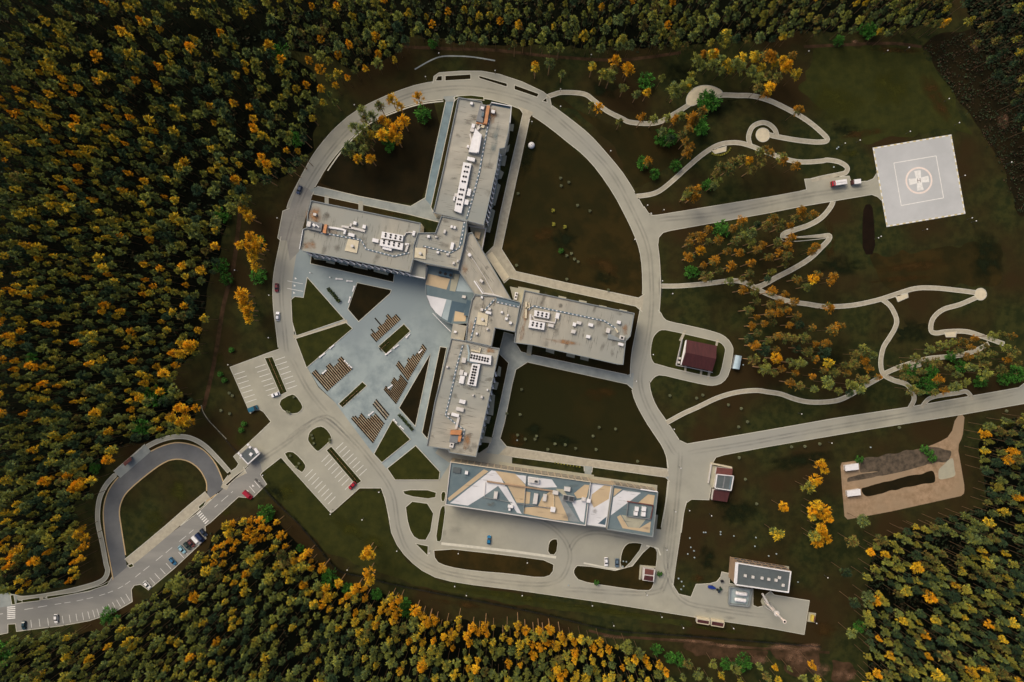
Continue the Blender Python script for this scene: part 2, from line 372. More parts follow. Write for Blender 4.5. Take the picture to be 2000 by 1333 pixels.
# ------------------------------------------------------------------ paving
PLAZA = [(567,500),(585,478),(840,520),(960,560),(905,640),(880,720),(850,870),(890,905),(868,940),(862,960),(772,940),(757,918),(731,889),(700,848),(655,787),(622,755),(599,716),(577,664),(570,583),(560,560),(562,525)]
sheet('plaza', PLAZA, 'plaza', None)
sheet('plaza', [(862,868),(936,885),(955,872),(962,885),(1000,892),(1000,925),(880,906),(850,885)], 'road', None)
OUT = [(545,690),(540,645),(535,608),(533,573),(534,545),(538,518),(545,485),(551,455),(560,405),(573,375),(582,358),(595,333),(610,306),(625,285),(650,255),(690,220),(737,195),(800,170),(845,160),(900,156),(940,157),(990,170),(1050,190),(1077,206),(1112,232),(1150,262),(1180,295),(1212,333),(1230,360),(1242,381),(1262,415),(1275,440),(1283,470),(1288,510),(1290,558),(1288,603),(1283,640),(1275,666),(1270,700),(1267,741),(1270,766),(1280,793),(1300,821),(1327,861),(1345,890),(1350,940),(1340,980),(1333,1010),(1325,1065),(1318,1110),(1312,1160)]
INN = [(577,668),(571,628),(569,595),(570,560),(575,520),(582,480),(590,440),(600,400),(612,370),(622,353),(635,330),(660,297),(690,265),(725,235),(785,210),(825,199),(865,194),(905,189),(945,191),(1000,205),(1042,227),(1075,250),(1112,280),(1140,302),(1168,333),(1200,380),(1220,418),(1237,453),(1250,488),(1255,525),(1256,578),(1250,608),(1240,660),(1234,690),(1231,731),(1233,755),(1240,783),(1260,821),(1280,851),(1295,873),(1303,895),(1307,920),(1305,960),(1298,1005),(1292,1040),(1285,1100),(1280,1150)]
sheet('ring_road', chaikin(OUT,1,False)+chaikin(INN,1,False)[::-1], 'road')
sheet('road', [(582,358),(566,408),(553,413),(543,465),(549,470),(570,470),(600,400),(612,375)], 'asphalt')
sheet('forecourt', [(612,372),(609,386),(600,415),(590,450),(584,492),(566,510),(560,470),(575,400)], 'asphalt', None)
sheet('path', [(620,365),(700,384),(802,404),(831,387),(841,337),(871,199),(866,189),(892,187),(886,200),(856,337),(841,405),(846,415),(858,425),(858,434),(800,419),(710,400),(612,379),(605,372)], 'path_grey')
sheet('path', [(871,199),(886,199),(856,337),(842,402),(831,390),(841,337)], 'path_blue', None)
sheet('slab', [(634,380),(642,382),(642,402),(634,400)], 'road', None); sheet('slab', [(700,392),(709,394),(709,416),(700,414)], 'road', None)
sheet('path', [(1022,212),(1042,220),(1034,232),(1015,320),(993,420),(979,487),(1007,531),(1100,552),(1247,583),(1258,576),(1254,608),(1242,598),(1100,567),(995,543),(985,552),(949,497),(965,481),(977,420),(999,320),(1022,222),(1012,208)], 'path')
sheet('terrace', [(949,500),(961,492),(995,541),(984,550)], 'cream', None)
sheet('path', [(1010,676),(1017,688),(1040,694),(1225,733),(1238,728),(1236,760),(1225,750),(1030,707),(1007,722),(1000,750),(985,825),(976,857),(989,873),(1020,878),(1145,897),(1303,917),(1310,912),(1308,940),(1300,932),(1157,912),(1152,945),(1143,943),(1141,910),(1000,892),(974,888),(950,885),(962,854),(978,785),(994,709),(985,700),(975,690),(985,650),(1003,655)], 'path_grey')
sheet('path', [(989,873),(1020,878),(1145,897),(1303,917),(1308,930),(1300,932),(1157,912),(1141,910),(1000,892),(974,888)], 'path', None)
HUB = [(545,683),(577,662),(599,716),(622,757),(655,787),(700,848),(731,889),(757,918),(774,940),(786,957),(792,985),(797,1015),(762,1015),(752,973),(745,953),(702,953),(647,1002),(549,893),(512,922),(497,903),(500,853),(530,824),(515,804),(508,800),(498,801),(489,807),(450,718),(530,688)]
sheet('car_park', HUB, 'road')
AVE = [(508,903),(497,896),(490,903),(478,922),(441,950),(405,985),(383,1005),(330,1045),(250,1103),(238,1115),(221,1125),(212,1140),(175,1156),(95,1170),(43,1178),(0,1187),(-40,1190),(-40,1243),(0,1239),(15,1236),(15,1219),(31,1218),(33,1233),(55,1230),(120,1222),(175,1212),(220,1197),(258,1175),(256,1152),(262,1143),(275,1141),(290,1152),(340,1110),(402,1052),(400,1028),(411,1020),(466,970),(474,971),(494,972),(520,946),(508,927),(512,922)]
sheet('avenue', AVE, 'asphalt')
LOUT = [(439,952),(425,916),(410,893),(390,876),(360,867),(332,868),(295,883),(250,916),(225,941),(210,966),(203,1000),(207,1050),(215,1092),(222,1130)]
LIN = [(404,978),(405,950),(402,936),(390,916),(370,901),(345,896),(320,903),(287,926),(250,958),(237,978),(232,1000),(235,1025),(242,1070),(248,1108)]
sheet('bus_loop', catmull(LOUT,3)+catmull(LIN,3)[::-1], 'asphalt_dark', 'kerb_tan', kw=2.2)
sheet('pavement', ribbon([(447,921),(425,896),(400,871),(375,857),(350,853),(320,858),(287,873),(255,900),(225,928),(207,948),(195,973),(191,1000),(192,1025),(200,1062),(207,1100),(210,1118),(197,1136),(150,1151),(87,1164),(45,1169),(25,1166),(0,1172),(-30,1176)], 7), 'road')
sheet('pavement', [(283,869),(295,882),(235,934),(223,921)], 'path_grey')
sheet('pavement', [(0,1160),(18,1158),(34,1165),(32,1182),(0,1187)], 'path_grey', None)
sheet('pavement', ribbon([(478,919),(463,927),(450,934),(441,947),(437,955)], 13, False), 'path')
sheet('pavement', [(488,864),(457,892),(467,906),(462,914),(450,922),(453,935),(485,908),(505,893),(520,860),(514,840)], 'road')
sheet('pavement', ribbon([(407,968),(374,995),(332,1032),(282,1074),(250,1100)], 18, False), 'path')
sheet('pavement', [(78,1166),(84,1165),(85,1172),(79,1173)], 'path', None)
YARD = [(871,985),(1295,1035),(1312,1165),(1175,1176),(1000,1151),(925,1142),(880,1135),(850,1127),(825,1114),(807,1100),(790,1083),(776,1064),(765,1040),(759,1005),(752,970),(772,936),(860,936),(880,905)]
sheet('service_yard', YARD, 'road')
sheet('road', [(1262,1150),(1312,1140),(1318,1150),(1325,1161),(1350,1167),(1360,1142),(1385,1141),(1400,1137),(1408,1127),(1410,1118),(1425,1121),(1424,1140),(1470,1150),(1470,1183),(1480,1187),(1493,1184),(1496,1162),(1505,1156),(1512,1163),(1580,1174),(1570,1239),(1500,1226),(1357,1205),(1175,1176),(1180,1150)], 'road')
sheet('road', [(1300,870),(1327,861),(1342,868),(1500,841),(1630,818),(1775,796),(1990,758),(2000,750),(2100,738),(2100,770),(2000,788),(1875,810),(1700,838),(1500,872),(1415,888),(1398,893),(1391,905),(1389,950),(1384,976),(1350,975),(1340,982),(1335,1000),(1330,1040),(1290,1040),(1300,985),(1306,930)], 'road')
sheet('road', [(1250,430),(1258,405),(1266,417),(1275,422),(1285,421),(1500,386),(1560,375),(1576,371),(1572,351),(1658,345),(1662,357),(1694,355),(1706,350),(1712,340),(1725,395),(1714,384),(1703,380),(1690,382),(1560,404),(1500,416),(1310,450),(1295,454),(1286,464),(1284,480),(1262,480)], 'road')
sheet('helipad', [(1704,289),(1858,263),(1885.5,418),(1731.5,444)], 'helipad', None, raised=0.06)
LOOP2 = [(1275,600),(1288,608),(1297,625),(1310,630),(1340,636),(1400,650),(1420,661),(1431,678),(1431,690),(1424,730),(1412,747),(1395,753),(1380,752),(1330,741),(1290,731),(1277,736),(1267,750),(1250,720),(1255,640)]
sheet('road', chaikin(LOOP2,1), 'road')
BUMP = [(846,163),(848,150),(858,143),(900,140),(940,140),(975,146),(1020,161),(1060,180),(1073,190),(1077,210),(1050,198),(990,178),(935,165)]
sheet('pavement', BUMP, 'road')
GP = [([(1068,190),(1082,185),(1100,181),(1140,184),(1160,197),(1185,217),(1215,232),(1230,239),(1265,242),(1290,238),(1310,227),(1335,212),(1352,200)], 7),
 ([(1395,188),(1414,186),(1440,187),(1470,188),(1500,196),(1525,207),(1550,220),(1575,235),(1600,255),(1616,273),(1600,278),(1562,275),(1520,268),(1503,264)], 7.5),
 ([(1465,284),(1462,267),(1470,248),(1488,240),(1503,244),(1514,255),(1517,267)], 7),
 ([(1243,384),(1275,379),(1300,365),(1345,325),(1375,300),(1405,283),(1437,279),(1465,285),(1500,299),(1537,312),(1567,317),(1604,315),(1616,313),(1639,317),(1654,327),(1652,337),(1640,341),(1610,347),(1585,353)], 7),
 ([(1627,393),(1622,405),(1605,425),(1580,440),(1550,450),(1530,458),(1533,467),(1560,467),(1600,463),(1619,461),(1618,469),(1605,483),(1582,505),(1550,525),(1515,543),(1490,557),(1475,562)], 7.5),
 ([(1287,559),(1325,559),(1375,555),(1425,549),(1450,551),(1475,562),(1495,573),(1537,588),(1575,594),(1612,599),(1662,597),(1712,587),(1750,575),(1787,564),(1825,563),(1875,568),(1905,572)], 7),
 ([(1910,580),(1875,595),(1842,605),(1822,623),(1818,645),(1828,651),(1850,648),(1887,648),(1920,658),(1960,672)], 7),
 ([(1724,586),(1740,600),(1751,625),(1747,643),(1737,660),(1725,680),(1720,708),(1725,731),(1745,743),(1770,751),(1782,766),(1785,781),(1777,797)], 7),
 ([(1725,731),(1750,720),(1775,711),(1812,701),(1850,697),(1880,693),(1910,683),(1930,672)], 7),
 ([(1302,826),(1335,808),(1362,796),(1400,778),(1437,767),(1475,763),(1500,766),(1525,770),(1550,779),(1575,785),(1605,786),(1637,782),(1662,771),(1695,751),(1722,736)], 7),
 ([(1800,796),(1812,781),(1830,774),(1870,768),(1885,765),(1893,770),(1900,782)], 6),
 ([(573,658),(620,648),(678,628)], 7)]
for cl, w in GP: sheet('path', ribbon(cl, w), 'path')
sheet('kerb_strip', ribbon([(810,136),(840,119),(862,111),(890,110),(925,112),(967,119)], 2.6), 'path_grey', None)
sheet('terrace', chaikin([(1342,207),(1340,192),(1350,177),(1362,170),(1380,167),(1400,172),(1414,182),(1390,188),(1370,194),(1358,206)],2), 'cream', 'kerb')
def circ(x, y, r, n=28): return [(x+r*math.cos(2*math.pi*i/n), y+r*math.sin(2*math.pi*i/n)) for i in range(n)]
sheet('terrace', circ(1490,264,13), 'cream'); sheet('terrace', circ(1915,575,11), 'cream')
sheet('terrace', [(1391,294),(1418,287),(1417,295),(1397,300)], 'cream'); sheet('terrace', [(1750,580),(1772,574),(1773,581),(1754,589)], 'cream')
sheet('terrace', [(1845,650),(1867,648),(1866,658),(1848,658)], 'cream')
sheet('path', [(1776,716),(1797,709),(1798,715),(1780,722)], 'path')
SAND = [(1641,904),(1653,903),(1725,892),(1800,876),(1830,866),(1857,851),(1867,813),(1884,810),(1880,853),(1870,873),(1876,905),(1884,953),(1882,968),(1737,1000),(1650,1016),(1645,960)]
sheet('bare_earth', chaikin(resample(SAND,20),1), 'sand', None, False)
sheet('gravel', soft([(1680,898),(1820,872),(1862,880),(1855,900),(1730,921),(1679,921)],3,12), 'gravel', None, False)
sheet('ditch', soft([(1681,953),(1823,920),(1829,941),(1688,970)],2.0,12), 'lawn_dark', None, False)
sheet('gravel', soft([(1830,915),(1862,895),(1866,930),(1832,940)],3,12), 'slab', None, False)
sheet('gravel', soft([(1654,932),(1810,902),(1812,910),(1656,944)],2,12), 'gravel', None, False)

for p,w in (([(862,1062),(900,1066),(1000,1077),(1086,1089)],5), ([(1096,1000),(1140,1004),(1180,1016)],1.5), ([(1222,1114),(1190,1110),(1140,1100)],3), ([(1262,1066),(1285,1072),(1290,1085)],3)):
    sheet('pavement', ribbon(p,w,False), 'kerb', None)
sheet('pavement', ribbon([(640,334),(664,300),(693,268),(727,239),(787,214),(826,203),(866,198)],2.2), 'kerb', None)
for p in ([(1655,946),(1700,938),(1760,926),(1818,910)],):
    sheet('bank', ribbon(p,8), 'sand', None, False)
sheet('bank', ribbon([(1652,905),(1648,930),(1650,975),(1655,1010)],7), 'sand', None, False)
# raised lawns on the paving
for p, m in (([(600.5,543),(672,624),(579,656),(571,628),(569,586),(576,580),(593,582)],'lawn_green'),
  ([(578,662),(676,631),(688,642),(599,718)],'lawn_green'), ([(698,553),(764,567),(762,573),(700.5,628),(680,604)],'lawn_dark'),
  ([(740,676.5),(789,633.5),(801,647),(754,691.5)],'lawn_green'), ([(841,691),(811,832),(780,797)],'lawn_dark'),
  ([(860,678),(872,680),(835,857),(825,845)],'lawn_dark'), ([(767,821),(801,858.5),(746,903),(731,887)],'lawn_green'),
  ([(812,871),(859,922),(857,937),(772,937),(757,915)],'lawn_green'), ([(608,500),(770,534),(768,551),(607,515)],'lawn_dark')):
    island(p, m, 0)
for p in ([(517.5,700),(532,697.5),(560.5,765.5),(548.5,771.5)], [(638,880),(647,872.5),(706,940),(695,947)], [(662,789),(708,746.5),(716,754),(669,796)]):
    island(p, 'lawn_green', 0)
for p in ([(543,785),(569,770),(578,773),(591,792),(590.5,800),(578,809),(555,805)], [(601.5,856),(606,842),(624,832),(636,836.5),(647,851.5),(647,859),(624,881),(618,881),(603,863.5)], [(554,887.5),(564,882),(576,884.5),(597,907),(596,916),(588,925)]):
    island(p, 'lawn_green', 1)
for p in ([(786,957),(852,958),(850,976),(792,968)], [(791,978),(849,986),(838,1055),(812,1054),(798,1030)], [(812,1062),(836,1067),(835,1085)], [(862,961),(871,961),(868,980),(862,979)], [(861,990),(871,988),(864,1040),(861,1059),(851,1056),(856,1020)]):
    island(p, 'lawn_green', 0 if len(p)<4 else 1)
for p in ([(847,1069),(1000,1086),(1082,1097),(1079,1122),(1057,1129),(1000,1121),(925,1115),(875,1107),(850,1096)], [(1072,1060),(1080,1053),(1090,1054),(1086,1084),(1070,1082)],
  [(1121,1112),(1130,1103),(1225,1119),(1266,1067),(1280,1070),(1284,1082),(1279,1120),(1275,1147),(1265,1155),(1190,1145),(1132,1135),(1121,1122)], [(1211,1107),(1214,1078),(1224,1062),(1240,1060),(1258,1063),(1222,1110)]):
    island(p, 'lawn_brown', 1)
island([(1270,690),(1274,663),(1280,653),(1289,645),(1303,645),(1398,667),(1408,670),(1416,680),(1416,688),(1407,730),(1400,736),(1389,737),(1280,712),(1273,704)], 'lawn_green', 1)
for p in ([(851,158),(855,150),(863,149),(863,158)], [(870,149),(919,146),(919,155),(870,158)], [(936,149),(990,164),(990,170),(936,153)], [(1005,167),(1052,184),(1049,190),(1005,175)], [(1060,198),(1067,192),(1068,200)],
          [(479,917),(475,921),(444,949),(441,947),(460,930)], [(447,1000.0),(1,1)] ):
    if len(p) > 2: island(p, 'lawn_dark', 0)
for p in ([(21,1163),(27,1162),(30,1180),(24,1181)], [(44,1172),(78,1167),(78,1173),(44,1177)], [(92,1165),(150,1157),(200,1143),(214,1135),(210,1142),(175,1154),(93,1170)], [(388,990),(402,978),(398,988),(390,994)], [(250,1105),(258,1101),(261,1106),(254,1109)], [(944,190),(945,196),(925,194),(893,192),(889,196),(888,190),(900,188),(920,187)]):
    island(p, 'lawn_green', 0)
# bits of paving on the lawns
for p in ([(1336,645),(1341,646),(1331,668),(1326,665)], [(1337,712),(1341,713),(1340,728),(1336,727)], [(1368,722),(1372,723),(1370,736),(1366,735)], [(1383,724),(1388,725),(1385,741),(1381,740)], [(1399,662),(1404,663),(1401,676),(1397,675)]):
    sheet('slab', p, 'path', None)
for p in ([(612,502),(620,504),(636,507),(638,510),(614,507)], [(638,507),(655,511),(654,517),(637,513)], [(664,510),(681,514),(680,520),(663,516)], [(691,515),(719,521),(718,528),(690,522)], [(731,524),(759,530),(758,538),(730,531)]):
    sheet('slab', p, 'slab', None)
# aprons round the north, east and south wings
for p in ([(993,243),(1004,243),(1002,257),(992,255)], [(986,290),(996,282),(993,296),(985,300)], [(972,300),(990,305),(986,325),(968,322)], [(965,325),(984,337),(979,350),(962,350)], [(958,350),(978,362),(967,402),(950,400)], [(948,400),(967,412),(957,455),(938,450)],
  [(1012,560),(1054,568),(1053,574),(1012,568)], [(1091,578),(1106,581),(1105,587),(1090,584)], [(1131,586),(1146,589),(1145,595),(1130,592)], [(1170,596),(1185,599),(1184,605),(1169,602)], [(1210,604),(1225,607),(1224,613),(1209,610)],
  [(1067,678),(1083,682),(1082,692),(1066,687)], [(1107,688),(1123,692),(1122,700),(1106,696)], [(1134,695),(1150,698),(1149,706),(1133,702)],
  [(1031,672),(1040,674),(1037,696),(1028,694)],
  [(974,715),(979,718),(977,736),(970,733)], [(966,745),(974,748),(970,762),(962,760)], [(960,770),(967,772),(963,812),(951,810)], [(950,812),(959,814),(955,828),(946,826)], [(943,832),(950,834),(945,856),(938,852)], [(941,852),(961,855),(959,866),(938,864)]):
    sheet('slab', p, 'slab', None)
sheet('slab', [(975,902),(1160,928),(1160,944),(975,917)], 'slab', None)
sheet('slab', [(1153,930),(1284,948),(1283,960),(1153,944)], 'slab', None)
sheet('slab', [(1276,1005),(1285,1006),(1281,1040),(1272,1039)], 'slab', None)
for p in ([(1053,914),(1069,916),(1068,924),(1052,921)], [(1113,924),(1129,926),(1128,931),(1112,929)], [(1255,944),(1270,946),(1269,953),(1254,951)]):
    sheet('slab', p, 'slab', None)

# kerbs: one mitred ribbon per edge, left out where it would cross other paving
kb = MB()
for poly, z, kind, paved, kw in KERBS:
    p = resample(poly, 9); a = offset(p, 0.05 if paved else -0.1); b = offset(p, kw)
    zt = z+(0.05 if paved else 0.025); n = len(p)
    for i in range(n):
        j = (i+1) % n; mx, my = (b[i][0]+b[j][0])/2, (b[i][1]+b[j][1])/2
        if paved:
            skip = False
            ex, ey = mx+(mx-(a[i][0]+a[j][0])/2)*0.6, my+(my-(a[i][1]+a[j][1])/2)*0.6
            for q, qb, _ in PAVED:
                if q is not poly and qb[0] <= ex <= qb[2] and qb[1] <= ey <= qb[3] and inside(ex, ey, q): skip = True; break
            if not skip:
                for q in FOOT:
                    if inside(ex, ey, q): skip = True; break
            if skip: continue
        A, B, C_, D = P(*a[i]), P(*a[j]), P(*b[j]), P(*b[i])
        kb.face([(A.x,A.y,zt),(B.x,B.y,zt),(C_.x,C_.y,zt),(D.x,D.y,zt)], M[kind])
        kb.face([(D.x,D.y,0),(C_.x,C_.y,0),(C_.x,C_.y,zt),(D.x,D.y,zt)], M[kind])
tag(kb.build('kerb'), kind='structure')

# ------------------------------------------------------------------ markings
mk = MB()
def line(x0, y0, x1, y1, w=0.8, m='white_paint', dz=0.006):
    z = max(surf((x0+x1)/2, (y0+y1)/2), surf(x0,y0), surf(x1,y1))+dz
    q = ribbon([(x0,y0),(x1,y1)], w, False)
    mk.face([(P(a,b).x, P(a,b).y, z) for a,b in q][::-1], M[m])
def rows(a0, a1, v, n, w=0.8):
    for i in range(n):
        t = i/(n-1); x = a0[0]+(a1[0]-a0[0])*t; y = a0[1]+(a1[1]-a0[1])*t
        line(x, y, x+v[0], y+v[1], w)
rows((458,732),(481,786.5),(20,-6.5),7); rows((498.5,718.5),(523,773),(20,-6.5),7); rows((537.5,704),(561,760),(19,-6.5),7)
rows((656,878),(702,929.5),(14.5,-13.5),8); rows((628,902.5),(674,956.5),(14.3,-14),8); rows((596,932),(640.5,985),(14.7,-14.7),8)
rows((497,940),(487,950),(11,13),2,0.9)
for y in (551,565.5): line(561,y-2,592,y+4,0.8)
def tri(x, y, s=2.2):
    z = surf(x,y)+0.006; mk.face([(P(a,b).x,P(a,b).y,z) for a,b in ((x-s,y-s),(x-s,y+s),(x+s,y+s*.5))], M['white_paint'])
for x,y in ((578,544),(576,558),(575,572),(506,940),(495,949),(484,959)): tri(x,y)
for i in range(6):
    t = i/5; x, y = 388.6+15*t, 1002+18*t; line(x+3.6,y-3.3,x-3.6,y+3.3,1.9)
for i in range(7): line(14, 1186.5+3.7*i, 30, 1185+3.7*i, 1.9)
def dashed(pts, n, w=0.7, duty=0.6):
    c = catmull(pts, 8); tot = len(c)-1
    for i in range(n):
        a = c[int(i/n*tot)]; b = c[int(min((i+duty)/n,1)*tot)]
        if a != b: line(*a, *b, w)
dashed([(455,960),(410,999)],3); dashed([(378,1035),(330,1075),(280,1115),(240,1145),(200,1162),(150,1174),(100,1182),(36,1193)],16); dashed([(0,1200),(12,1198)],1)
def bays(pts, step, L, sgn=1):
    c = catmull(pts, 10); acc = 0
    for i in range(1, len(c)):
        d = math.hypot(c[i][0]-c[i-1][0], c[i][1]-c[i-1][1]); acc += d
        if acc >= step:
            acc = 0; nx, ny = (c[i][1]-c[i-1][1])/d*sgn, -(c[i][0]-c[i-1][0])/d*sgn
            line(c[i][0], c[i][1], c[i][0]+nx*L, c[i][1]+ny*L, 0.8)
bays([(38,1229),(110,1220),(175,1209),(218,1194),(256,1172)], 9, 15, 1)
bays([(292,1149),(340,1107),(400,1052)], 9.5, 15, 1)
# helipad
Z = surf(1794,353)
def hline(p, q, w, m='white_paint', dz=0.006):
    r = ribbon([p,q], w, False); mk.face([(P(a,b).x,P(a,b).y,Z+dz) for a,b in r][::-1], M[m])
c4 = [(1704,289),(1858,263),(1885.5,418),(1731.5,444)]; ci = offset(c4,-1.4)
for i in range(4):
    a, b = ci[i], ci[(i+1)%4]
    hline(a, b, 2.0)
    for k in range(12):
        t0, t1 = (k+.15)/12, (k+.6)/12
        hline((a[0]+(b[0]-a[0])*t0, a[1]+(b[1]-a[1])*t0), (a[0]+(b[0]-a[0])*t1, a[1]+(b[1]-a[1])*t1), 2.0, 'yellow_paint', 0.011)
sq = [(1745.5,319),(1828,305),(1842.6,387),(1760,402)]
for i in range(4): hline(sq[i], sq[(i+1)%4], 1.5, dz=0.006+0.0015*(i%2))
n = 56; cx, cy = 1794.5, 353
for i in range(n):
    a0, a1 = 2*math.pi*i/n, 2*math.pi*(i+1)/n
    q = [(cx+26.5*math.cos(a0),cy+26.5*math.sin(a0)),(cx+26.5*math.cos(a1),cy+26.5*math.sin(a1)),(cx+23*math.cos(a1),cy+23*math.sin(a1)),(cx+23*math.cos(a0),cy+23*math.sin(a0))]
    mk.face([(P(a,b).x,P(a,b).y,Z+0.006) for a,b in q][::-1], M['cream_paint'])
an = R(-9)
def rot(x, y): return (cx+x*math.cos(an)-y*math.sin(an), cy+x*math.sin(an)+y*math.cos(an))
cr = [(-5,-5),(-6.4,-19.5),(6.4,-19.5),(5,-5),(19.5,-6.4),(19.5,6.4),(5,5),(6.4,19.5),(-6.4,19.5),(-5,5),(-19.5,6.4),(-19.5,-6.4)]
mk.poly([(P(*rot(a,b)).x, P(*rot(a,b)).y, Z+0.012) for a,b in cr], M['white_paint'])
for a,b in (((-2.6,-4.2),(-2.6,4.2)),((2.6,-4.2),(2.6,4.2)),((-2.2,0),(2.2,0))): hline(rot(*a), rot(*b), 0.8, 'maroon', 0.018 if a[1] else 0.022)
tag(mk.build('road_markings'), kind='structure')

def gz(pts):
    return max([surf(x,y) for x,y in catmull(pts,3)])+0.003
def mid(a,b,t): return [(x0+(x1-x0)*t, y0+(y1-y0)*t) for (x0,y0),(x1,y1) in zip(a,b)]
wq=[]
for k,pts in enumerate(([(560,860),(600,830),(640,815),(680,850),(720,895),(765,960),(778,1030),(800,1080),(850,1112),(930,1130),(1040,1142),(1090,1135),(1110,1105),(1112,1075),(1095,1045),(1060,1020),(1000,1005)],
  [(500,905),(560,865),(620,820),(650,830),(700,880)], [(1112,1075),(1130,1050),(1170,1040),(1250,1055)], [(1300,1150),(1250,1160),(1100,1150)], [(1310,1000),(1300,1100),(1330,1170),(1400,1190),(1500,1205)], [(1330,880),(1325,950),(1316,1040),(1305,1120),(1290,1160)],
  [(560,690),(555,640),(550,590),(550,540),(560,480),(580,410),(605,355),(650,290),(700,240),(790,190),(880,172),(960,178),(1050,205),(1110,250),(1160,298),(1200,345),(1240,420),(1265,480),(1272,540),(1272,610),(1262,680),(1250,740),(1262,790),(1290,840),(1320,890)],
  [(1280,430),(1400,418),(1500,398),(1600,378),(1700,366)], [(1340,885),(1450,868),(1600,840),(1800,805),(1990,768)], [(570,700),(600,760),(640,810)])):
    z=gz(pts)
    for off in (-3.2,3.2):
        rb=ribbon(catmull(pts,4),abs(off)*2,False); n=len(rb)//2; side=rb[:n] if off>0 else rb[n:][::-1]
        wq += streak(side,5.0+ (k%2),z+0.0012*(k%3)+(0.0005 if off>0 else 0),False)
tag(fade_mesh('road_wear',wq,M['wear']),kind='structure')
wq=[]
for x,y,rx,ry,a in ((590,435,16,34,8),(1075,1010,30,12,8),(890,1035,14,8,0),(868,1042,5,10,0),(1290,560,6,30,0),(1430,1160,20,8,5),(1385,1195,12,4,8),(1425,1207,14,4,8)): wq+=blob(x,y,rx,ry,a,gz([(x-5,y),(x,y),(x+5,y)])+0.004)
tag(fade_mesh('road_stains',wq,M['wear']),kind='structure')
gq={'moss':[(1100,470,34,26,0),(1180,545,30,14,10),(1045,840,24,16,0),(1100,860,40,12,8),(1200,905,40,6,8),(1030,300,20,60,15),(1650,250,30,20,0),(1640,520,60,20,0),(1440,1000,50,30,0),(1380,1090,20,30,0),(700,300,30,40,0),(540,960,14,30,-40),(1560,900,80,20,-8),(1400,200,60,30,0),(1330,150,40,30,0),(1180,175,40,25,0),(1780,650,60,30,0),(1620,700,40,30,0),(1930,500,40,60,0)],
    'dry':[(1180,520,40,20,20),(1060,460,30,20,0),(1170,770,40,16,0),(1080,700,50,10,10),(1010,860,20,20,0),(760,410,50,14,12),(1790,520,90,12,-6),(1760,545,70,8,-6),(1620,470,14,50,0),(1690,260,50,10,-10),(1830,190,20,60,-30),(1120,250,40,20,50),(330,880,60,10,-20),(1360,1130,20,10,0),(1440,130,60,20,0),(1750,98,60,8,0),(1610,1230,30,20,0),(900,1180,60,8,8),(1500,720,40,20,0)],
    'lush':[(680,1030,40,18,30),(730,1060,30,20,30),(470,860,20,14,0),(440,1000,14,10,0),(350,960,30,26,0),(300,1020,26,30,0),(1000,1165,150,8,8),(1200,1195,100,8,8),(1400,1230,80,6,8),(640,620,20,14,0),(430,700,12,14,0),(1630,200,60,40,0),(1740,170,50,40,0),(1950,830,50,10,-8),(1540,270,30,8,0),(1200,1130,40,8,8),(560,960,20,20,0),(1660,300,20,10,0)]}
for gi,(k,l) in enumerate(gq.items()):
    wq=[]
    for j,(x,y,rx,ry,a) in enumerate(l):
        zz=[s2 for p_,b_,s2 in RAISED if inside(x,y,p_)]; wq+=blob(x,y,rx,ry,a,(0.012 if 1 else 0)+max([z_ for b_,z_ in SHEETS[:22] if b_[0]<=x+rx and x-rx<=b_[2] and b_[1]<=y+ry and y-ry<=b_[3]]+[0])*1.0+0.0011*j+0.0004*gi)
    def onp(p):
        x,y=p[0]/S+1000,666.5-p[1]/S
        return any(b_[0]<=x<=b_[2] and b_[1]<=y<=b_[3] and inside(x,y,p_) for p_,b_,z_ in PAVED)
    wq=[q for q in wq if not any(onp(p) for p in q[0])]
    tag(fade_mesh('turf_patches',wq,M[k]),kind='structure')
wq=[]
for j,(x,y,rx,ry,a) in enumerate([(1555,1285,30,26,0),(1530,1265,40,9,4),(1420,1262,50,5,5),(1350,1252,60,4,4),(1650,1320,26,14,0),(1600,1310,24,20,0),(1480,1290,30,10,0),(1580,1265,30,10,0),(1200,1245,30,4,6),(1960,235,14,20,0),(1670,82,10,4,0),(1905,90,8,14,0)]): wq+=blob(x,y,rx,ry,a,0.16+0.001*j)
tag(fade_mesh('bare_earth',wq,M['earth']),kind='structure')
wq=streak([(500,935),(545,985),(582,1020),(620,1065),(660,1112),(705,1125),(775,1142),(875,1162),(1000,1186),(1075,1202),(1195,1230),(1300,1238),(1450,1250),(1600,1262)],9,0.14)
tag(fade_mesh('ditch',wq,M['moss']),kind='structure')
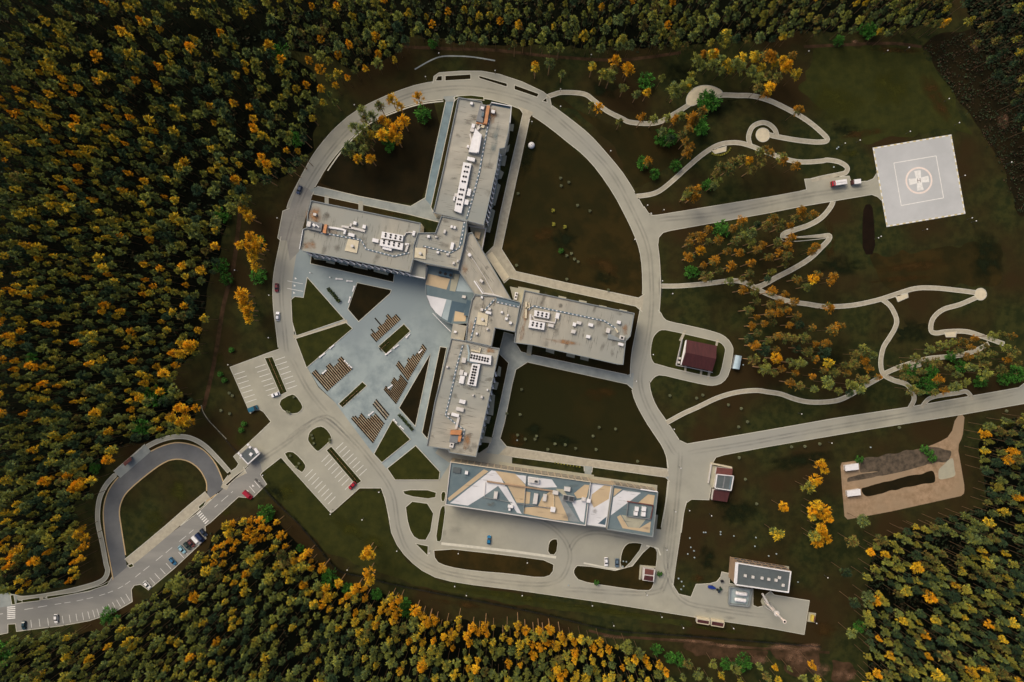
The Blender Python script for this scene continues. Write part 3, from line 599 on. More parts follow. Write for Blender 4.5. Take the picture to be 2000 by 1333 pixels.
# ------------------------------------------------------------------ labels by landmark
LMK = [(1794,353,'the helipad'),(945,310,'the north wing'),(700,460,'the west wing'),(905,780,'the south wing'),(1120,640,'the east wing'),(1080,975,'the service block'),
 (1490,1130,'the boiler house'),(1363,695,'the maroon hall'),(1410,945,'the red gate shed'),(490,740,'the north car park'),(640,960,'the south car park'),(318,985,'the bus loop'),
 (740,720,'the grey plaza'),(1490,262,'the round garden pad'),(1375,185,'the half-moon terrace'),(1880,590,'the east path end'),(1760,930,'the sandy plot'),(1120,400,'the north-east lawn'),
 (1130,800,'the south-east lawn'),(1620,815,'the east road'),(1000,1150,'the south road'),(620,200,'the north-west road bend'),(470,560,'the west road'),(730,250,'the north-west lawn'),
 (1420,500,'the middle garden wood'),(1560,520,'the garden hairpins'),(1540,660,'the east garden wood'),(1700,700,'the garden crossing'),(1850,720,'the far east copse'),(330,1110,'the avenue bays'),
 (900,1250,'the south forest edge'),(1120,1270,'the south-east forest edge'),(640,1180,'the south-west forest edge'),(460,1080,'the avenue trees'),(700,90,'the north-west forest edge'),
 (950,60,'the north forest edge'),(1200,60,'the mid-north forest'),(1450,60,'the north-east forest'),(1700,40,'the far north trees'),(1200,140,'the north meadow'),(1470,120,'the terrace grove'),
 (560,180,'the west forest tip'),(550,290,'the ring road grove'),(480,430,'the west track'),(1590,970,'the plot-side trees'),(1680,1080,'the lower east forest'),(1820,1100,'the far east forest'),(1270,250,'the garden belt'),
 (1500,1240,'the lower yard'),(1360,350,'the garden path lawn')]
ORD = ['first','second','third','fourth','fifth','sixth','seventh','eighth','ninth','tenth','eleventh','twelfth','thirteenth','fourteenth','fifteenth','sixteenth','seventeenth','eighteenth','nineteenth','twentieth']
def ordn(i): return ORD[i] if i < 20 else (str(i+1)+('st' if (i+1)%10==1 else 'nd' if (i+1)%10==2 else 'rd' if (i+1)%10==3 else 'th'))
def label_all(items):      # items: (obj, px, py, noun phrase)
    g = {}
    for o, x, y, d in items:
        k = min(LMK, key=lambda l: (l[0]-x)**2+(l[1]-y)**2)[2]
        g.setdefault((d, k), []).append((x, y, o))
    for (d, k), l in g.items():
        l.sort(key=lambda t: (t[0], t[1]))
        for i, (x, y, o) in enumerate(l):
            o['label'] = '%s by %s' % (d, k) if len(l) == 1 else '%s, %s from the left of those by %s' % (d, ordn(i), k)

# ------------------------------------------------------------------ building helpers
def W2(poly, z): return [(P(x,y,z).x, P(x,y,z).y) for x,y in poly]
def block(parent, poly, h, mroof='roof', mwall='wall', par=0.7, parw=1.5, mpar='parapet', win=True, z0=0.0, storeys=4, rname='roof'):
    xy = W2(poly, h)
    if area(xy) < 0: poly = poly[::-1]; xy = xy[::-1]
    w = MB(); w.prism(xy, z0, h, M[mwall], top=False); w.build('wall', parent)
    r = MB(); r.poly([(x,y,h) for x,y in xy], M[mroof])
    RF = r.build(rname, parent)
    pp = MB(); inner = W2(offset(poly, -parw), h); zt = h+par; n = len(xy)
    for i in range(n):
        j = (i+1)%n; a,b,c,d = xy[i],xy[j],inner[j],inner[i]
        pp.face([(*a,zt),(*b,zt),(*c,zt),(*d,zt)], M[mpar])
        pp.face([(*a,h),(*b,h),(*b,zt),(*a,zt)], M[mpar]); pp.face([(*c,h),(*d,h),(*d,zt),(*c,zt)], M[mpar])
    pp.build('parapet', parent)
    if win:
        sh = (h-0.6)/storeys
        for i in range(n):
            a, b = Vector((*xy[i],0)), Vector((*xy[(i+1)%n],0)); L = (b-a).length
            if L < 14: continue
            d = (b-a)/L; nn = Vector((d.y,-d.x,0))*0.03
            for s in range(storeys):
                m = MB(); za, zb = z0+0.9+s*sh, z0+0.9+s*sh+sh*0.5
                k = int(L/3.2)
                for q in range(k):
                    u = a+d*(1+(L-2)*q/k)+nn; v = a+d*(1+(L-2)*(q+0.82)/k)+nn
                    m.face([(u.x,u.y,za),(v.x,v.y,za),(v.x,v.y,zb),(u.x,u.y,zb)], M['window'])
                m.build('window', parent)
    return RF
def fbox(parent, name, cx, cy, w, d, ang, z, h, m='white', mtop=None):
    """box on a roof: centre/size in photo px as seen, ang in degrees clockwise in the picture"""
    c = P(cx, cy, z+h); b = MB(); b.box((c.x,c.y,z), (w*S*(H-z)/H, d*S*(H-z)/H, h), -R(ang), M[m], M[mtop or m])
    return b.build(name, parent)
def quad(parent, name, pts, z, h, m='white', mtop=None):
    b = MB(); xy = W2(pts, z+h)
    if area(xy) < 0: xy = xy[::-1]
    b.prism(xy, z, z+h, M[m], M[mtop or m]); return b.build(name, parent)
def chiller(parent, pts, z, h, fans, r=2.0, name='chiller'):
    c = quad(parent, name, pts, z, h, 'white')
    for x, y in fans:
        f = MB(); p = P(x, y, z+h); f.cyl((p.x,p.y,z+h), r*S, 0.18, M['black'], 12); f.build('fan', c)
    return c
def duct(parent, pts, w, z, h=0.7, m='offwhite', name='duct'):
    b = MB(); r = ribbon(pts, w, False); xy = W2(r, z+h)
    if area(xy) < 0: xy = xy[::-1]
    b.prism(xy, z, z+h, M[m]); return b.build(name, parent)
def walkway(parent, pts, z, w=3.4, step=8):
    b = MB(); xy = W2(ribbon(pts, w, False), z+0.25)
    if area(xy) < 0: xy = xy[::-1]
    b.prism(xy, z, z+0.25, M['walkway'])
    acc = step/2
    for i in range(len(pts)-1):
        (x0,y0),(x1,y1) = pts[i],pts[i+1]; L = math.hypot(x1-x0,y1-y0); t = acc
        a = math.atan2(-(y1-y0), x1-x0)
        while t < L:
            p = P(x0+(x1-x0)*t/L, y0+(y1-y0)*t/L, z+0.5); b.box((p.x,p.y,z+0.25),(0.75,0.4,0.25),a,M['white']); t += step
        acc = t-L
    b.build('roof_walkway', parent)

# ------------------------------------------------------------------ hospital
HO = thing('hospital_building', (0,0,0), 'large grey-roofed hospital of four long wings round a tan and white entrance roof', 'hospital')
zN, zW, zC1, zL, zC2, zS, zE = 12.0, 12.1, 12.6, 11.2, 12.5, 12.2, 12.05
rN=block(HO, HN, zN, 'roof_ns'); rW=block(HO, HW, zW, 'roof'); rC1=block(HO, HC1, zC1, 'roof', win=False); rL=block(HO, HL, zL, 'roof', win=False)
rC2=block(HO, HC2, zC2, 'roof', win=False); rS=block(HO, HS, zS, 'roof_ns'); rE=block(HO, HE, zE, 'roof')
# entrance hall, low
zA = 6.0
block(HO, HA, zA, 'roof_teal', 'pale_glass', 0.35, 0.8, win=False, storeys=1)
pt = MB()
def patch(pts, z, m, B=None):
    (B or pt).poly([(P(x,y,z).x, P(x,y,z).y, z) for x,y in pts], M[m])
patch([(836,535),(879,545),(872,566),(831,556)], zA+.010, 'roof_tan'); patch([(832,558),(872,567),(868,583),(833,576)], zA+.012, 'roof_teal')
patch([(833,577),(872,585),(862,620),(851,611),(841,598)], zA+.014, 'roof_white'); patch([(872,585),(882,587),(874,627),(863,621)], zA+.016, 'pale_glass')
patch([(883,588),(912,594),(905,612),(888,608),(881,632),(874,628)], zA+.018, 'roof_navy'); patch([(889,608),(911,613),(909,628),(886,628)], zA+.020, 'roof_tan')
patch([(899,537),(925,572),(891,569)], zA+.022, 'pale_glass'); patch([(884,534),(898,537),(889,570),(878,568)], zA+.024, 'slab')
pt.build('roof', HO)
fb = quad(HO, 'cooler', [(857,527),(885,531),(883,543),(855,538)], zA, 1.4, 'roof_navy')
for x,y in ((860,533),(870,535.5),(880,538)):
    f = MB(); p = P(x,y,zA+1.4); f.cyl((p.x,p.y,zA+1.4),0.75,0.2,M['walkway'],14,mtop=M['black']); f.build('fan', fb)
quad(HO, 'rooflight', [(903,577),(910,578),(909,583),(902,582)], zA, 0.8, 'offwhite')
quad(HO, 'cooler', [(912,586),(920,588),(914,618),(906,616)], zA, 1.6, 'roof_navy')
quad(HO, 'screen_wall', [(829,520),(836,522),(831,545),(826,543)], 0, 6.4, 'offwhite')
duct(HO, [(845,612),(862,630),(880,648)], 1.2, 3.4, 0.4, 'white', 'canopy_beam')
quad(HO, 'wall', [(885,632),(911,637),(905,667),(880,661)], 0, 9.5, 'wall', 'roof'); quad(HO, 'vent_box', [(887,646),(892,647),(891,651),(886,650)], 9.5, 1.2, 'white')
quad(HO, 'wall', [(800,507),(832,515),(830,545),(797,537)], 0, 9.0, 'wall', 'roof')
duct(HO, [(800,508),(832,516)], 1.2, 9.0, 0.8, 'parapet', 'parapet'); duct(HO, [(830,544),(815,541),(797,537)], 1.2, 9.0, 0.8, 'white', 'parapet')
# little court with the tan block beside the link
quad(HO, 'wall', [(917,438),(949,443),(941,492),(920,455)], 0, 4.0, 'wall', 'slab'); quad(HO, 'lift_housing', [(928,452),(939,454),(936,468),(926,463)], 4, 1.5, 'roof_tan')
duct(HO, [(915,441),(949,447),(941,488)], 2.4, 4.0, 0.9, 'offwhite', 'parapet')
quad(HO, 'wall', [(996,560),(1026,566),(1020,600),(1003,588)], 0, 5.0, 'wall', 'slab')
chiller(HO, [(1006,571),(1012,572),(1009,586),(1004,585)], 5.0, 1.4, [(1009,575),(1007.5,580.6)], 1.7)
# ridge and clutter on the link
duct(HO, [(910,488),(926,510),(945,540),(966,578)], 1.0, zL, 0.8, 'offwhite', 'roof_ridge')
fbox(HO,'vent_box',917,498,6,6,55,zL,1.4); duct(HO, [(926,549),(943,574)], 2.4, zL, 1.2, 'white'); duct(HO, [(930,549),(945,571)], 1.2, zL, 0.8, 'offwhite')
fbox(HO,'vent_box',940,549,7,5,35,zL,1.4,'offwhite'); duct(HO, [(944,573),(965,576),(984,583)], 3, zL, 1.4, 'offwhite')
# walkways
for pts, z in (([(624,455),(640,457),(705,469),(715,487),(769,501),(799,494)],zW), ([(827,481),(880,494),(897,484),(902,465),(907,434)],zC1), ([(956,230),(946,282),(936,337),(920,397),(911,428)],zN),
  ([(1031,606),(1042,598),(1180,627),(1202,641)],zE), ([(904,674),(892,716),(878,780),(870,811),(890,828),(907,840),(903,862)],zS), ([(967,584),(946,607)],zC2), ([(930,620),(919,665)],zC2), ([(969,590),(1013,600)],zC2)):
    walkway(HO, pts, z)
quad(HO, 'roof', [(905,434),(911,435),(903,480),(896,480)], zC1, 0.12, 'walkway'); quad(HO, 'roof', [(969,581),(1015,590),(1014,598),(970,588)], zC2, 0.12, 'walkway')
# chillers
fz = lambda l, ox, oy, k: [(ox+x/k, oy+y/k) for x,y in l]
nf = [(718,47),(700,123),(683,200),(667,277),(640,403),(622,478),(607,555),(588,632)]; nf = nf+[(x+38,y+7) for x,y in nf]
chiller(HO, [(905,317),(921,320),(901,417),(887,412)], zN, 1.8, fz(nf,820,320,8))
quad(HO, 'air_handler', [(928,251),(939,262),(932,299),(915,297)], zN, 2.2, 'offwhite', 'white'); quad(HO,'air_handler',[(936,262),(941,263),(935,298),(931,297)], zN, 2.6, 'white')
chiller(HO, [(746,452.5),(788,460),(786,472),(744,465)], zW, 1.8, fz([(1468,697),(1463,733),(1547,712),(1540,750),(1625,728),(1617,766),(1700,745),(1693,783)],570,370,8))
chiller(HO, [(743,467.5),(787.5,476),(785.6,489),(741,480)], zW, 1.8, fz([(1443,802),(1437,840),(1523,818),(1515,855),(1598,835),(1592,873),(1677,852),(1667,888)],570,370,8))
chiller(HO, [(1044,606),(1074,611),(1072,623),(1043,617.5)], zE, 1.8, fz([(410,445),(475,458),(540,472),(403,482),(468,496),(532,510)],1000,555,8))
chiller(HO, [(1035,625),(1065,631),(1062.5,645),(1032,640)], zE, 1.8, fz([(330,605),(392,617),(457,631),(320,642),(383,655),(450,668)],1000,555,8))
chiller(HO, [(920,689),(960,695),(958.5,713),(917,706)], zS, 1.8, [(921.3+5.3*i, 694+1.2*i) for i in range(7)]+[(920.2+5.3*i, 698.7+1.2*i) for i in range(7)], 2.1)
chiller(HO, [(922,711),(938,712),(929.5,755),(912,751)], zS, 1.8, [(925.8-1.18*i, 716.3+5.37*i) for i in range(7)]+[(930.3-1.18*i, 717.3+5.33*i) for i in range(7)], 2.1)
# vent boxes: x, y, w, d
for z, lst in ((zN, [(921,202,5,5),(963,218,7,6),(924,246,6,8),(922,254,7,6),(914,286,4,5),(920,311,15,7),(890,381,5,6),(916,376,7,14),(911,395,8,10),(924,270,4,6),(887,388,3,8)]),
  (zW, [(614.5,419,6,5),(693,436,6,6),(733,470,12,7),(686,459,12,6),(756,486,18,5),(808,456,5,9),(673,453,4,9),(711,443,6,7)]),
  (zC1, [(837,462,5,5),(852,463,5,2),(882,443,4,5),(888,444.5,4,5),(868.5,452.5,4,7),(883,481,6,14),(855,493,5,4),(874,497,5,4),(886,514,4,5),(894,510,3,5)]),
  (zC2, [(941,581,4,4),(941,605,5,5),(956,604,5,5),(954,611,11,5),(980,610,4,4),(989,623,5,5),(997,631,5,5),(952,643,4,4),(931,652,4,4),(992,616,2,4)]),
  (zE, [(1209,630,7,6),(1122,634,6,7),(1131,631,9,6),(1154,635,9,6),(1120,648,8,7),(1149,658,8,6),(1188,646,7,9),(1076,636,11,6),(1213,673,10,5),(1089,617,7,11)]),
  (zS, [(873.5,717,4,4),(906,704,8,10),(901,728,7,10),(909,731,6,6),(902,742,9,15),(952,762,3,3),(924,772.5,3,3),(941,776,4,4),(903,785,12,7),(898,800,15,7),(889,811,15,6),(876,809,4,4)])):
    for x,y,w,d in lst: fbox(HO, 'vent_box', x, y, w, d, 13, z, 1.3, random.choice(['white','white','offwhite']))
# square lift plates with a round cowl
for pts, z in (([(680,467),(701,471),(697,495),(673,490)],zW), ([(811,484),(832,486),(831,507),(809,503)],zC1), ([(934,610),(954,615),(951,637),(930,634)],zC2)):
    q = quad(HO, 'lift_plate', pts, z, 0.5, 'offwhite', 'cream'); cx_ = sum(a for a,b in pts)/4; cy_ = sum(b for a,b in pts)/4
    f = MB(); p = P(cx_,cy_,z+1); f.cyl((p.x,p.y,z+.5),0.75,0.6,M['midgrey'],14,mtop=M['offwhite']); f.build('cowl', q)
    f = MB(); p = P(cx_+3,cy_+3,z+1); f.cyl((p.x,p.y,z+.5),0.35,0.5,M['darkgrey'],10); f.build('cowl', q)
# ducts
for pts, w, z, m in (([(640,444),(655,446),(672,449)],3.5,zW,'white'), ([(667,442),(690,446),(713,452)],4,zW,'offwhite'), ([(686,437),(683,446)],3.5,zW,'offwhite'), ([(638,445),(640,456)],4,zW,'cream'), ([(789,462),(793,455),(800,454),(808,456)],1.5,zW,'offwhite'), ([(792,492),(797,478)],4,zW,'offwhite'),
   ([(791,477),(799,478)],4,zW,'white'), ([(896,815),(890.5,838)],4.5,zS,'offwhite'), ([(913,674),(916,690),(914,706)],3.5,zS,'pale_glass'), ([(917,707),(933,710)],3,zS,'pale_glass'), ([(937,246),(946,248)],5,zN,'cream'), ([(942,240),(932,254)],4,zN,'offwhite'), ([(918,262),(922,282)],3,zN,'offwhite'),
   ([(1028,590),(1027,622)],4,zE,'cream'), ([(1033,592),(1034,600),(1026,603)],3,zE,'cream'), ([(1040,617),(1044,624),(1084,631),(1087,618)],3,zE,'offwhite'), ([(1036,614),(1036,628)],4,zE,'offwhite'), ([(1092,615),(1090,626)],2,zE,'cream'), ([(1202,642),(1207,650)],3,zE,'cream')):
    duct(HO, pts, w, z, 0.9, m)
SUN_GLOW=[(615,420,20,18,zW,rW),(648,455,16,8,zW,rW),(605,480,16,10,zW,rW),(962,225,10,18,zN,rN),(912,862,10,20,zS,rS),(957,685,12,7,zS,rS),(1028,612,7,28,zE,rE),(1100,668,40,5,zE,rE),(1020,652,7,16,zE,rE),(1220,645,8,14,zE,rE),(908,525,7,14,zL,rL),(830,490,8,12,zC1,rC1),(920,640,6,16,zC2,rC2)]  # spots of painted orange sun glow on each roof
def roofwear(obj, poly, z, d, seed, n=70, extra=()):
    rr=random.Random(seed); x0,y0,x1,y1=bbox(poly); inn=offset(poly if area(poly)>0 else poly[::-1],-4); q=[]; k=0; t=0; dx,dy=math.cos(R(d)),math.sin(R(d))
    while k<n and t<9000:
        t+=1; x,y=rr.uniform(x0,x1),rr.uniform(y0,y1); L=rr.uniform(8,34)
        if inside(x,y,inn) and inside(x+dx*L,y+dy*L,inn): q+=streak([(x,y),(x+dx*L*.3,y+dy*L*.3),(x+dx*L*.7,y+dy*L*.7),(x+dx*L,y+dy*L)],rr.uniform(1.0,2.0),z+0.012+0.0004*k,False); k+=1
    b=[]; k=0
    for _ in range(900):
        x,y=rr.uniform(x0,x1),rr.uniform(y0,y1)
        if inside(x,y,inn) and k<n//5: b+=blob(x,y,rr.uniform(5,16),rr.uniform(3,9),d+rr.uniform(-20,20),z+0.055+0.001*k,rr.random()); k+=1
    g=[]
    for j,e in enumerate(SUN_GLOW):
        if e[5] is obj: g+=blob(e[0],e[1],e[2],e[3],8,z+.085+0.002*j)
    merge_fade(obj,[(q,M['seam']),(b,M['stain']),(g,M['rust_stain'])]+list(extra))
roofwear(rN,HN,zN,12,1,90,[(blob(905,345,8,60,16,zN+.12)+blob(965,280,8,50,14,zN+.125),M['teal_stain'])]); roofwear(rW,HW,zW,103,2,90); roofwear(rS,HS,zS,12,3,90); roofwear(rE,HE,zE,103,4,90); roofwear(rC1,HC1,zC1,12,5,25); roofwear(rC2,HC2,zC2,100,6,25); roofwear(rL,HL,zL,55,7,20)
# stair heads; the orange is reflected sun painted into their colour
quad(HO, 'stair_head', [(951,206),(957,207),(951,243),(945,241)], zN, 2.2, 'copper'); quad(HO, 'stair_head', [(938,203),(948,205),(943,240),(930,237)], zN, 1.6, 'darkgrey', 'midgrey'); fbox(HO,'vent_box',942,211,6,5,13,zN+1.6,1,'white'); fbox(HO,'vent_box',943,224,4,8,13,zN+1.6,1,'walkway')
quad(HO, 'stair_head', [(931,237),(952,240),(950,244),(930,241)], zN, 1.0, 'copper')
quad(HO, 'stair_head', [(634,438),(639,439),(636,456),(630,455)], zW, 2.2, 'copper'); quad(HO, 'stair_head', [(602,431),(630,437),(627,453),(600,447)], zW, 1.5, 'darkgrey', 'midgrey'); fbox(HO,'vent_box',603,438,7,10,13,zW+1.5,1,'offwhite'); fbox(HO,'vent_box',613,440,6,4,40,zW+1.5,1,'white'); fbox(HO,'vent_box',620,442,8,2,40,zW+1.5,1,'white')
quad(HO, 'stair_head', [(880,841),(902,842),(900,850),(879,849)], zS, 2.2, 'copper'); quad(HO, 'stair_head', [(880,850),(896,851),(893,866),(877,864)], zS, 1.2, 'darkgrey', 'midgrey'); quad(HO,'stair_head',[(896,850),(902,851),(899,864),(894,863)],zS,1.6,'copper'); fbox(HO,'vent_box',882,870,8,9,13,zS,1.4,'offwhite'); fbox(HO,'fan',882,869,3,3,13,zS+1.4,.2,'black')
fbox(HO,'vent_box',1215,660,9,8,13,zE,1.5,'offwhite'); fbox(HO,'fan',1215,660,4,4,13,zE+1.5,.2,'black')
quad(HO, 'parapet', [(1188,651),(1222,667),(1222,669),(1187,662)], zE, 0.8, 'parapet')
duct(HO, [(920,684),(937,688),(938,680)], 3, zS, 1.0, 'cream'); pass
# white frames at wing ends
duct(HO, [(960,200.5),(999,208),(996,240)], 1.3, zN+0.7, 0.3, 'white', 'parapet_cap'); duct(HO, [(591.5,448.5),(585,487)], 1.0, zW+0.7, 0.3, 'white', 'parapet_cap')
quad(HO, 'roof', [(961,202),(996,209),(996,213),(960,206)], zN, 0.05, 'roof_navy')
# saw-tooth facade fins
def fins(pts0, pts1, n, dirv, L, zt, m='white', out=(0,0)):
    for i in range(n):
        t = (i+.5)/n; x = pts0[0]+(pts1[0]-pts0[0])*t; y = pts0[1]+(pts1[1]-pts0[1])*t
        x1, y1 = x+dirv[0]*L, y+dirv[1]*L
        b = MB(); q = W2(ribbon([(x,y),(x1,y1)], 1.8, False), zt)
        if area(q) < 0: q = q[::-1]
        b.prism(q, 0.3, zt, M[m]); o = b.build('facade_fin', HO)
        b = MB(); q = W2([(x,y),(x1,y1),(x1-dirv[1]*3.2*FS, y1+dirv[0]*3.2*FS)], zt-0.6)
        if area(q) < 0: q = q[::-1]
        b.prism(q, 0.3, zt-1.5, M['pale_glass'], M['offwhite']); b.build('bay_window', HO)
FS = -1
fins((975,292),(948,432), 15, (0.38,0.925), 9, 10.5)
FS = 1
fins((592,492),(797,534), 17, (0.90,0.43), 12, 10.5, 'white')
FS = -1
fins((969,722),(935,868), 12, (0.05,1.0), 8, 10.0, 'white')

# ------------------------------------------------------------------ service block
SB = thing('service_building', P(1075,975,0), 'long low block roofed in white, tan and teal diagonal bands above the yard', 'building')
SB.location = (0,0,0)
sR1=block(SB, SV1, 10.0, 'roof_teal', 'wall_beige', 0.6, 1.3, 'offwhite', storeys=3); sR2=block(SB, SV2, 9.2, 'roof_white', 'wall_beige', 0.5, 1.2, storeys=3); sR3=block(SB, SV3, 10.1, 'roof_teal', 'wall_beige', 0.7, 1.5, storeys=3)
def pattern(z, lst):
    b = MB()
    for i, (pts, m) in enumerate(lst): patch(pts, z+0.008+0.005*i, m, b)
    b.build('roof_coating', SB)
pattern(10.0, [([(945,917),(954,921),(878,979),(874,974)],'roof_tan'), ([(960,919),(972,921),(987,950),(972,950),(945,969),(914,988),(879,983)],'roof_white'), ([(967,920),(1007,926),(1027,949),(1024,983),(1009,982),(992,950)],'roof_tan'),
  ([(972,948),(989,951),(1019,1004),(1010,1002)],'roof_white'), ([(1007,927),(1029,930),(1028,948)],'roof_white'), ([(1031,931),(1078,937),(1088,952),(1055,953),(1031,948)],'roof_white'), ([(1022,1003),(1024,992),(1050,990),(1060,970),(1078,958),(1104,978),(1110,1018),(1080,1015)],'roof_tan'),
  ([(1090,968),(1098,970),(1132,1020),(1112,1018)],'parapet'), ([(1024,960),(1036,962),(1034,984),(1023,984)],'roof_tan'), ([(1121,964),(1142,947),(1151,948),(1146,972),(1127,974)],'roof_tan'), ([(1116,980),(1146,974),(1140,1021),(1134,1018)],'roof_white'), ([(1085,955),(1100,956),(1112,975),(1098,966)],'slab')])
pattern(9.2, [([(1180,948),(1193,950),(1189,975),(1160,992),(1154,981),(1156,966)],'roof_tan'), ([(1185,1009),(1182,1026),(1168,1023)],'roof_navy')])
pattern(10.1, [([(1198,972),(1217,958),(1252,963),(1193,1007)],'roof_white'), ([(1200,954),(1215,956),(1198,970)],'roof_tan'), ([(1247,982),(1266,966),(1279,968),(1276,986)],'roof_tan'), ([(1205,1010),(1212,1006),(1227,1030),(1249,1032),(1271,1019),(1269,1041),(1216,1032)],'roof_tan'), ([(1214,1006),(1235,1010),(1262,1014),(1248,1032),(1228,1030)],'slab')])
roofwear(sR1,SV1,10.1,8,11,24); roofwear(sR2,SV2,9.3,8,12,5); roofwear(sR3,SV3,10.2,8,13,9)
zb = 10.0
duct(SB, [(951,941),(1081,960)], 2.6, zb, 0.9, 'wall_brown', 'roof_wall'); duct(SB, [(1028,928),(1024,985),(1022,1004)], 1.0, zb, 0.8, 'parapet', 'roof_wall'); duct(SB, [(946,972),(1000,982)], 1.0, zb, 0.6, 'parapet','pipe'); duct(SB, [(1008,984),(1080,994)], 0.9, zb, 0.6, 'midgrey','pipe'); duct(SB,[(1082,958),(1082,992)],0.9,zb,.6,'cream','pipe'); duct(SB,[(948,943),(946,970)],0.9,zb,.5,'offwhite','pipe')
for x,y,w,d in ((911,924,6,6),(968,968,7,13),(1046,975,8,20),(1064,973,7,13),(1043,940,20,8),(1085,963,11,7),(1108,956,12,8),(1140,976,7,7),(1150,979,7,7),(997,990,10,5),(1080,996,9,9),(995,996,4,4)): fbox(SB,'vent_box',x,y,w,d,8,zb,1.4,random.choice(['white','offwhite']))
fbox(SB,'vent_box',892,919,15,10,8,zb,0.6,'roof_slate'); fbox(SB,'vent_box',1047,941,6,4,8,zb+1.4,.3,'darkgrey')
q = quad(SB,'cooler',[(1100,967),(1122,971),(1121,982),(1099,977)],zb,1.4,'offwhite','midgrey')
for x,y in ((1105,972.5),(1116,974.5)): fbox(q,'fan',x,y,8,8,8,zb+1.4,.25,'darkgrey')
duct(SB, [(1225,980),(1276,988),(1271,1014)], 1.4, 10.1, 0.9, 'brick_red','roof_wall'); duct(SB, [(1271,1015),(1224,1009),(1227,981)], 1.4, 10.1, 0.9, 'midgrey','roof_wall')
for x,y,w,d in ((1244,995,7,8),(1242,1004,7,7),(1258,995,8,8),(1257,1005,8,8)): fbox(SB,'vent_box',x,y,w,d,8,10.1,1.6,'white')
duct(SB, [(1251,956),(1284,961)], 2.2, 10.8, 0.2, 'white','parapet_cap')
duct(SB, [(881,903),(1154,942)], 1.2, 10.6, 0.2, 'cream','parapet_cap')

# ------------------------------------------------------------------ other buildings
def gable(parent, q, h, hr, m='maroon'):     # q: four px corners at eaves, ridge parallel to q0-q1
    a,b,c,d = [P(x,y,h) for x,y in q]; r0 = (a+d)/2; r1 = (b+c)/2; r0.z = r1.z = hr
    r = MB(); r.face([a,b,r1,r0], M[m]); r.face([r0,r1,c,d], M[m]); r.face([a,r0,d], M['offwhite']); r.face([b,c,r1], M['offwhite'])
    r.face([(p.x,p.y,h-0.25) for p in (a,d,c,b)], M['offwhite'])
    for u,v in ((a,b),(b,c),(c,d),(d,a)): r.face([(u.x,u.y,h-0.25),(v.x,v.y,h-0.25),tuple(v),tuple(u)], M['offwhite'])
    return r.build('roof', parent)
HB = thing('hall', (0,0,0), 'maroon-roofed hall with white gable edge inside the looped drive', 'building')
gable(HB, [(1341,664),(1400,676),(1391,726),(1331,713)], 5.0, 7.6)
ww = MB(); ww.prism(W2(offset([(1341,664),(1400,676),(1391,726),(1331,713)],-2)[::-1],4.75), 0, 4.75, M['offwhite']); ww.build('wall', HB)
duct(HB, [(1340,665),(1330,713)], 2.0, 5.05, 0.15, 'white', 'verge_board')
quad(HB,'ramp',[(1331,664),(1334,665),(1324,713),(1320,712)],0,0.9,'midgrey'); duct(HB,[(1333,660),(1326,690),(1321,714)],0.8,0.9,0.9,'offwhite','handrail'); duct(HB,[(1321,714),(1335,716),(1392,728)],1.2,0,1.0,'offwhite','steps')
for x,y in ((1327,700),(1325,708)): fbox(HB,'step',x,y,6,4,13,0.9,.4,'offwhite')
CT = thing('container', (0,0,0), 'pale blue steel container on the grass outside the looped drive', 'container')
quad(CT,'body',[(1437,694),(1449,696),(1444,722),(1431,720)],0,2.6,'midgrey'); 
rf = MB(); bl = mat('pale_blue_sheet',(0.42,0.54,0.62),(0.36,0.48,0.56),0.6,0.4)
A,B_,C2,D2 = [P(x,y,2.7) for x,y in ((1437,694),(1449,696),(1444,722),(1431,720))]
for k in range(6):
    t0,t1 = k/6,(k+1)/6; z0,z1 = [2.62+0.5*math.sin(math.pi*t) for t in (t0,t1)]
    pa,pb = A.lerp(B_,t0),A.lerp(B_,t1); qa,qb = D2.lerp(C2,t0),D2.lerp(C2,t1)
    rf.face([(pa.x,pa.y,z0),(qa.x,qa.y,z0),(qb.x,qb.y,z1),(pb.x,pb.y,z1)],bl)
rf.build('curved_roof',CT)
GS = thing('gate_shed', (0,0,0), 'small shed with two dark red roofs and a white framed glazed bay between them', 'shed')
quad(GS,'wall',[(1400,913),(1431,916),(1430,929),(1398,926)],0,2.6,'offwhite','brick_red'); quad(GS,'wall',[(1394,957),(1426,960),(1420,981),(1391,977)],0,2.6,'offwhite','maroon')
quad(GS,'glazed_bay',[(1401,927),(1433,930.5),(1428,958.5),(1397,954)],0,3.6,'offwhite','roof_slate')
for a,b in (((1401,927),(1433,930.5)),((1433,930.5),(1428,958.5)),((1428,958.5),(1397,954)),((1397,954),(1401,927))): duct(GS,[a,b],1.6,3.6,0.4,'white','frame')
duct(GS,[(1416,931),(1412,954)],2.2,3.6,0.15,'midgrey','rooflight'); duct(GS,[(1429,932),(1425,956)],2.6,3.6,0.12,'walkway','rooflight')
duct(GS,[(1390,906),(1430,914)],2.6,0,1.8,'cream','boundary_wall'); duct(GS,[(1390,907),(1384,944)],1.4,0,1.6,'offwhite','boundary_wall'); quad(GS,'ramp',[(1391,909),(1399,911),(1393,955),(1386,945)],0,0.6,'slab')
BH = thing('boiler_house', (0,0,0), 'slate-roofed boiler house with white edge and seven white rooflights', 'building')
BHP = [(1436,1098),(1545,1116),(1540,1158),(1437,1143),(1433,1138)]
block(BH, BHP, 8.0, 'roof_slate','wall_brown',0.5,2.0,'white',storeys=2)
duct(BH,[(1440,1099),(1437,1140)],5,8.0,0.45,'white','roof_edge')
for x,y in fz([(440,355),(557,377),(697,392),(800,410),(912,425),(963,385),(1020,503)],1400,1080,7.84): fbox(BH,'rooflight',x,y,5,5,8,8.0,.7,'offwhite')
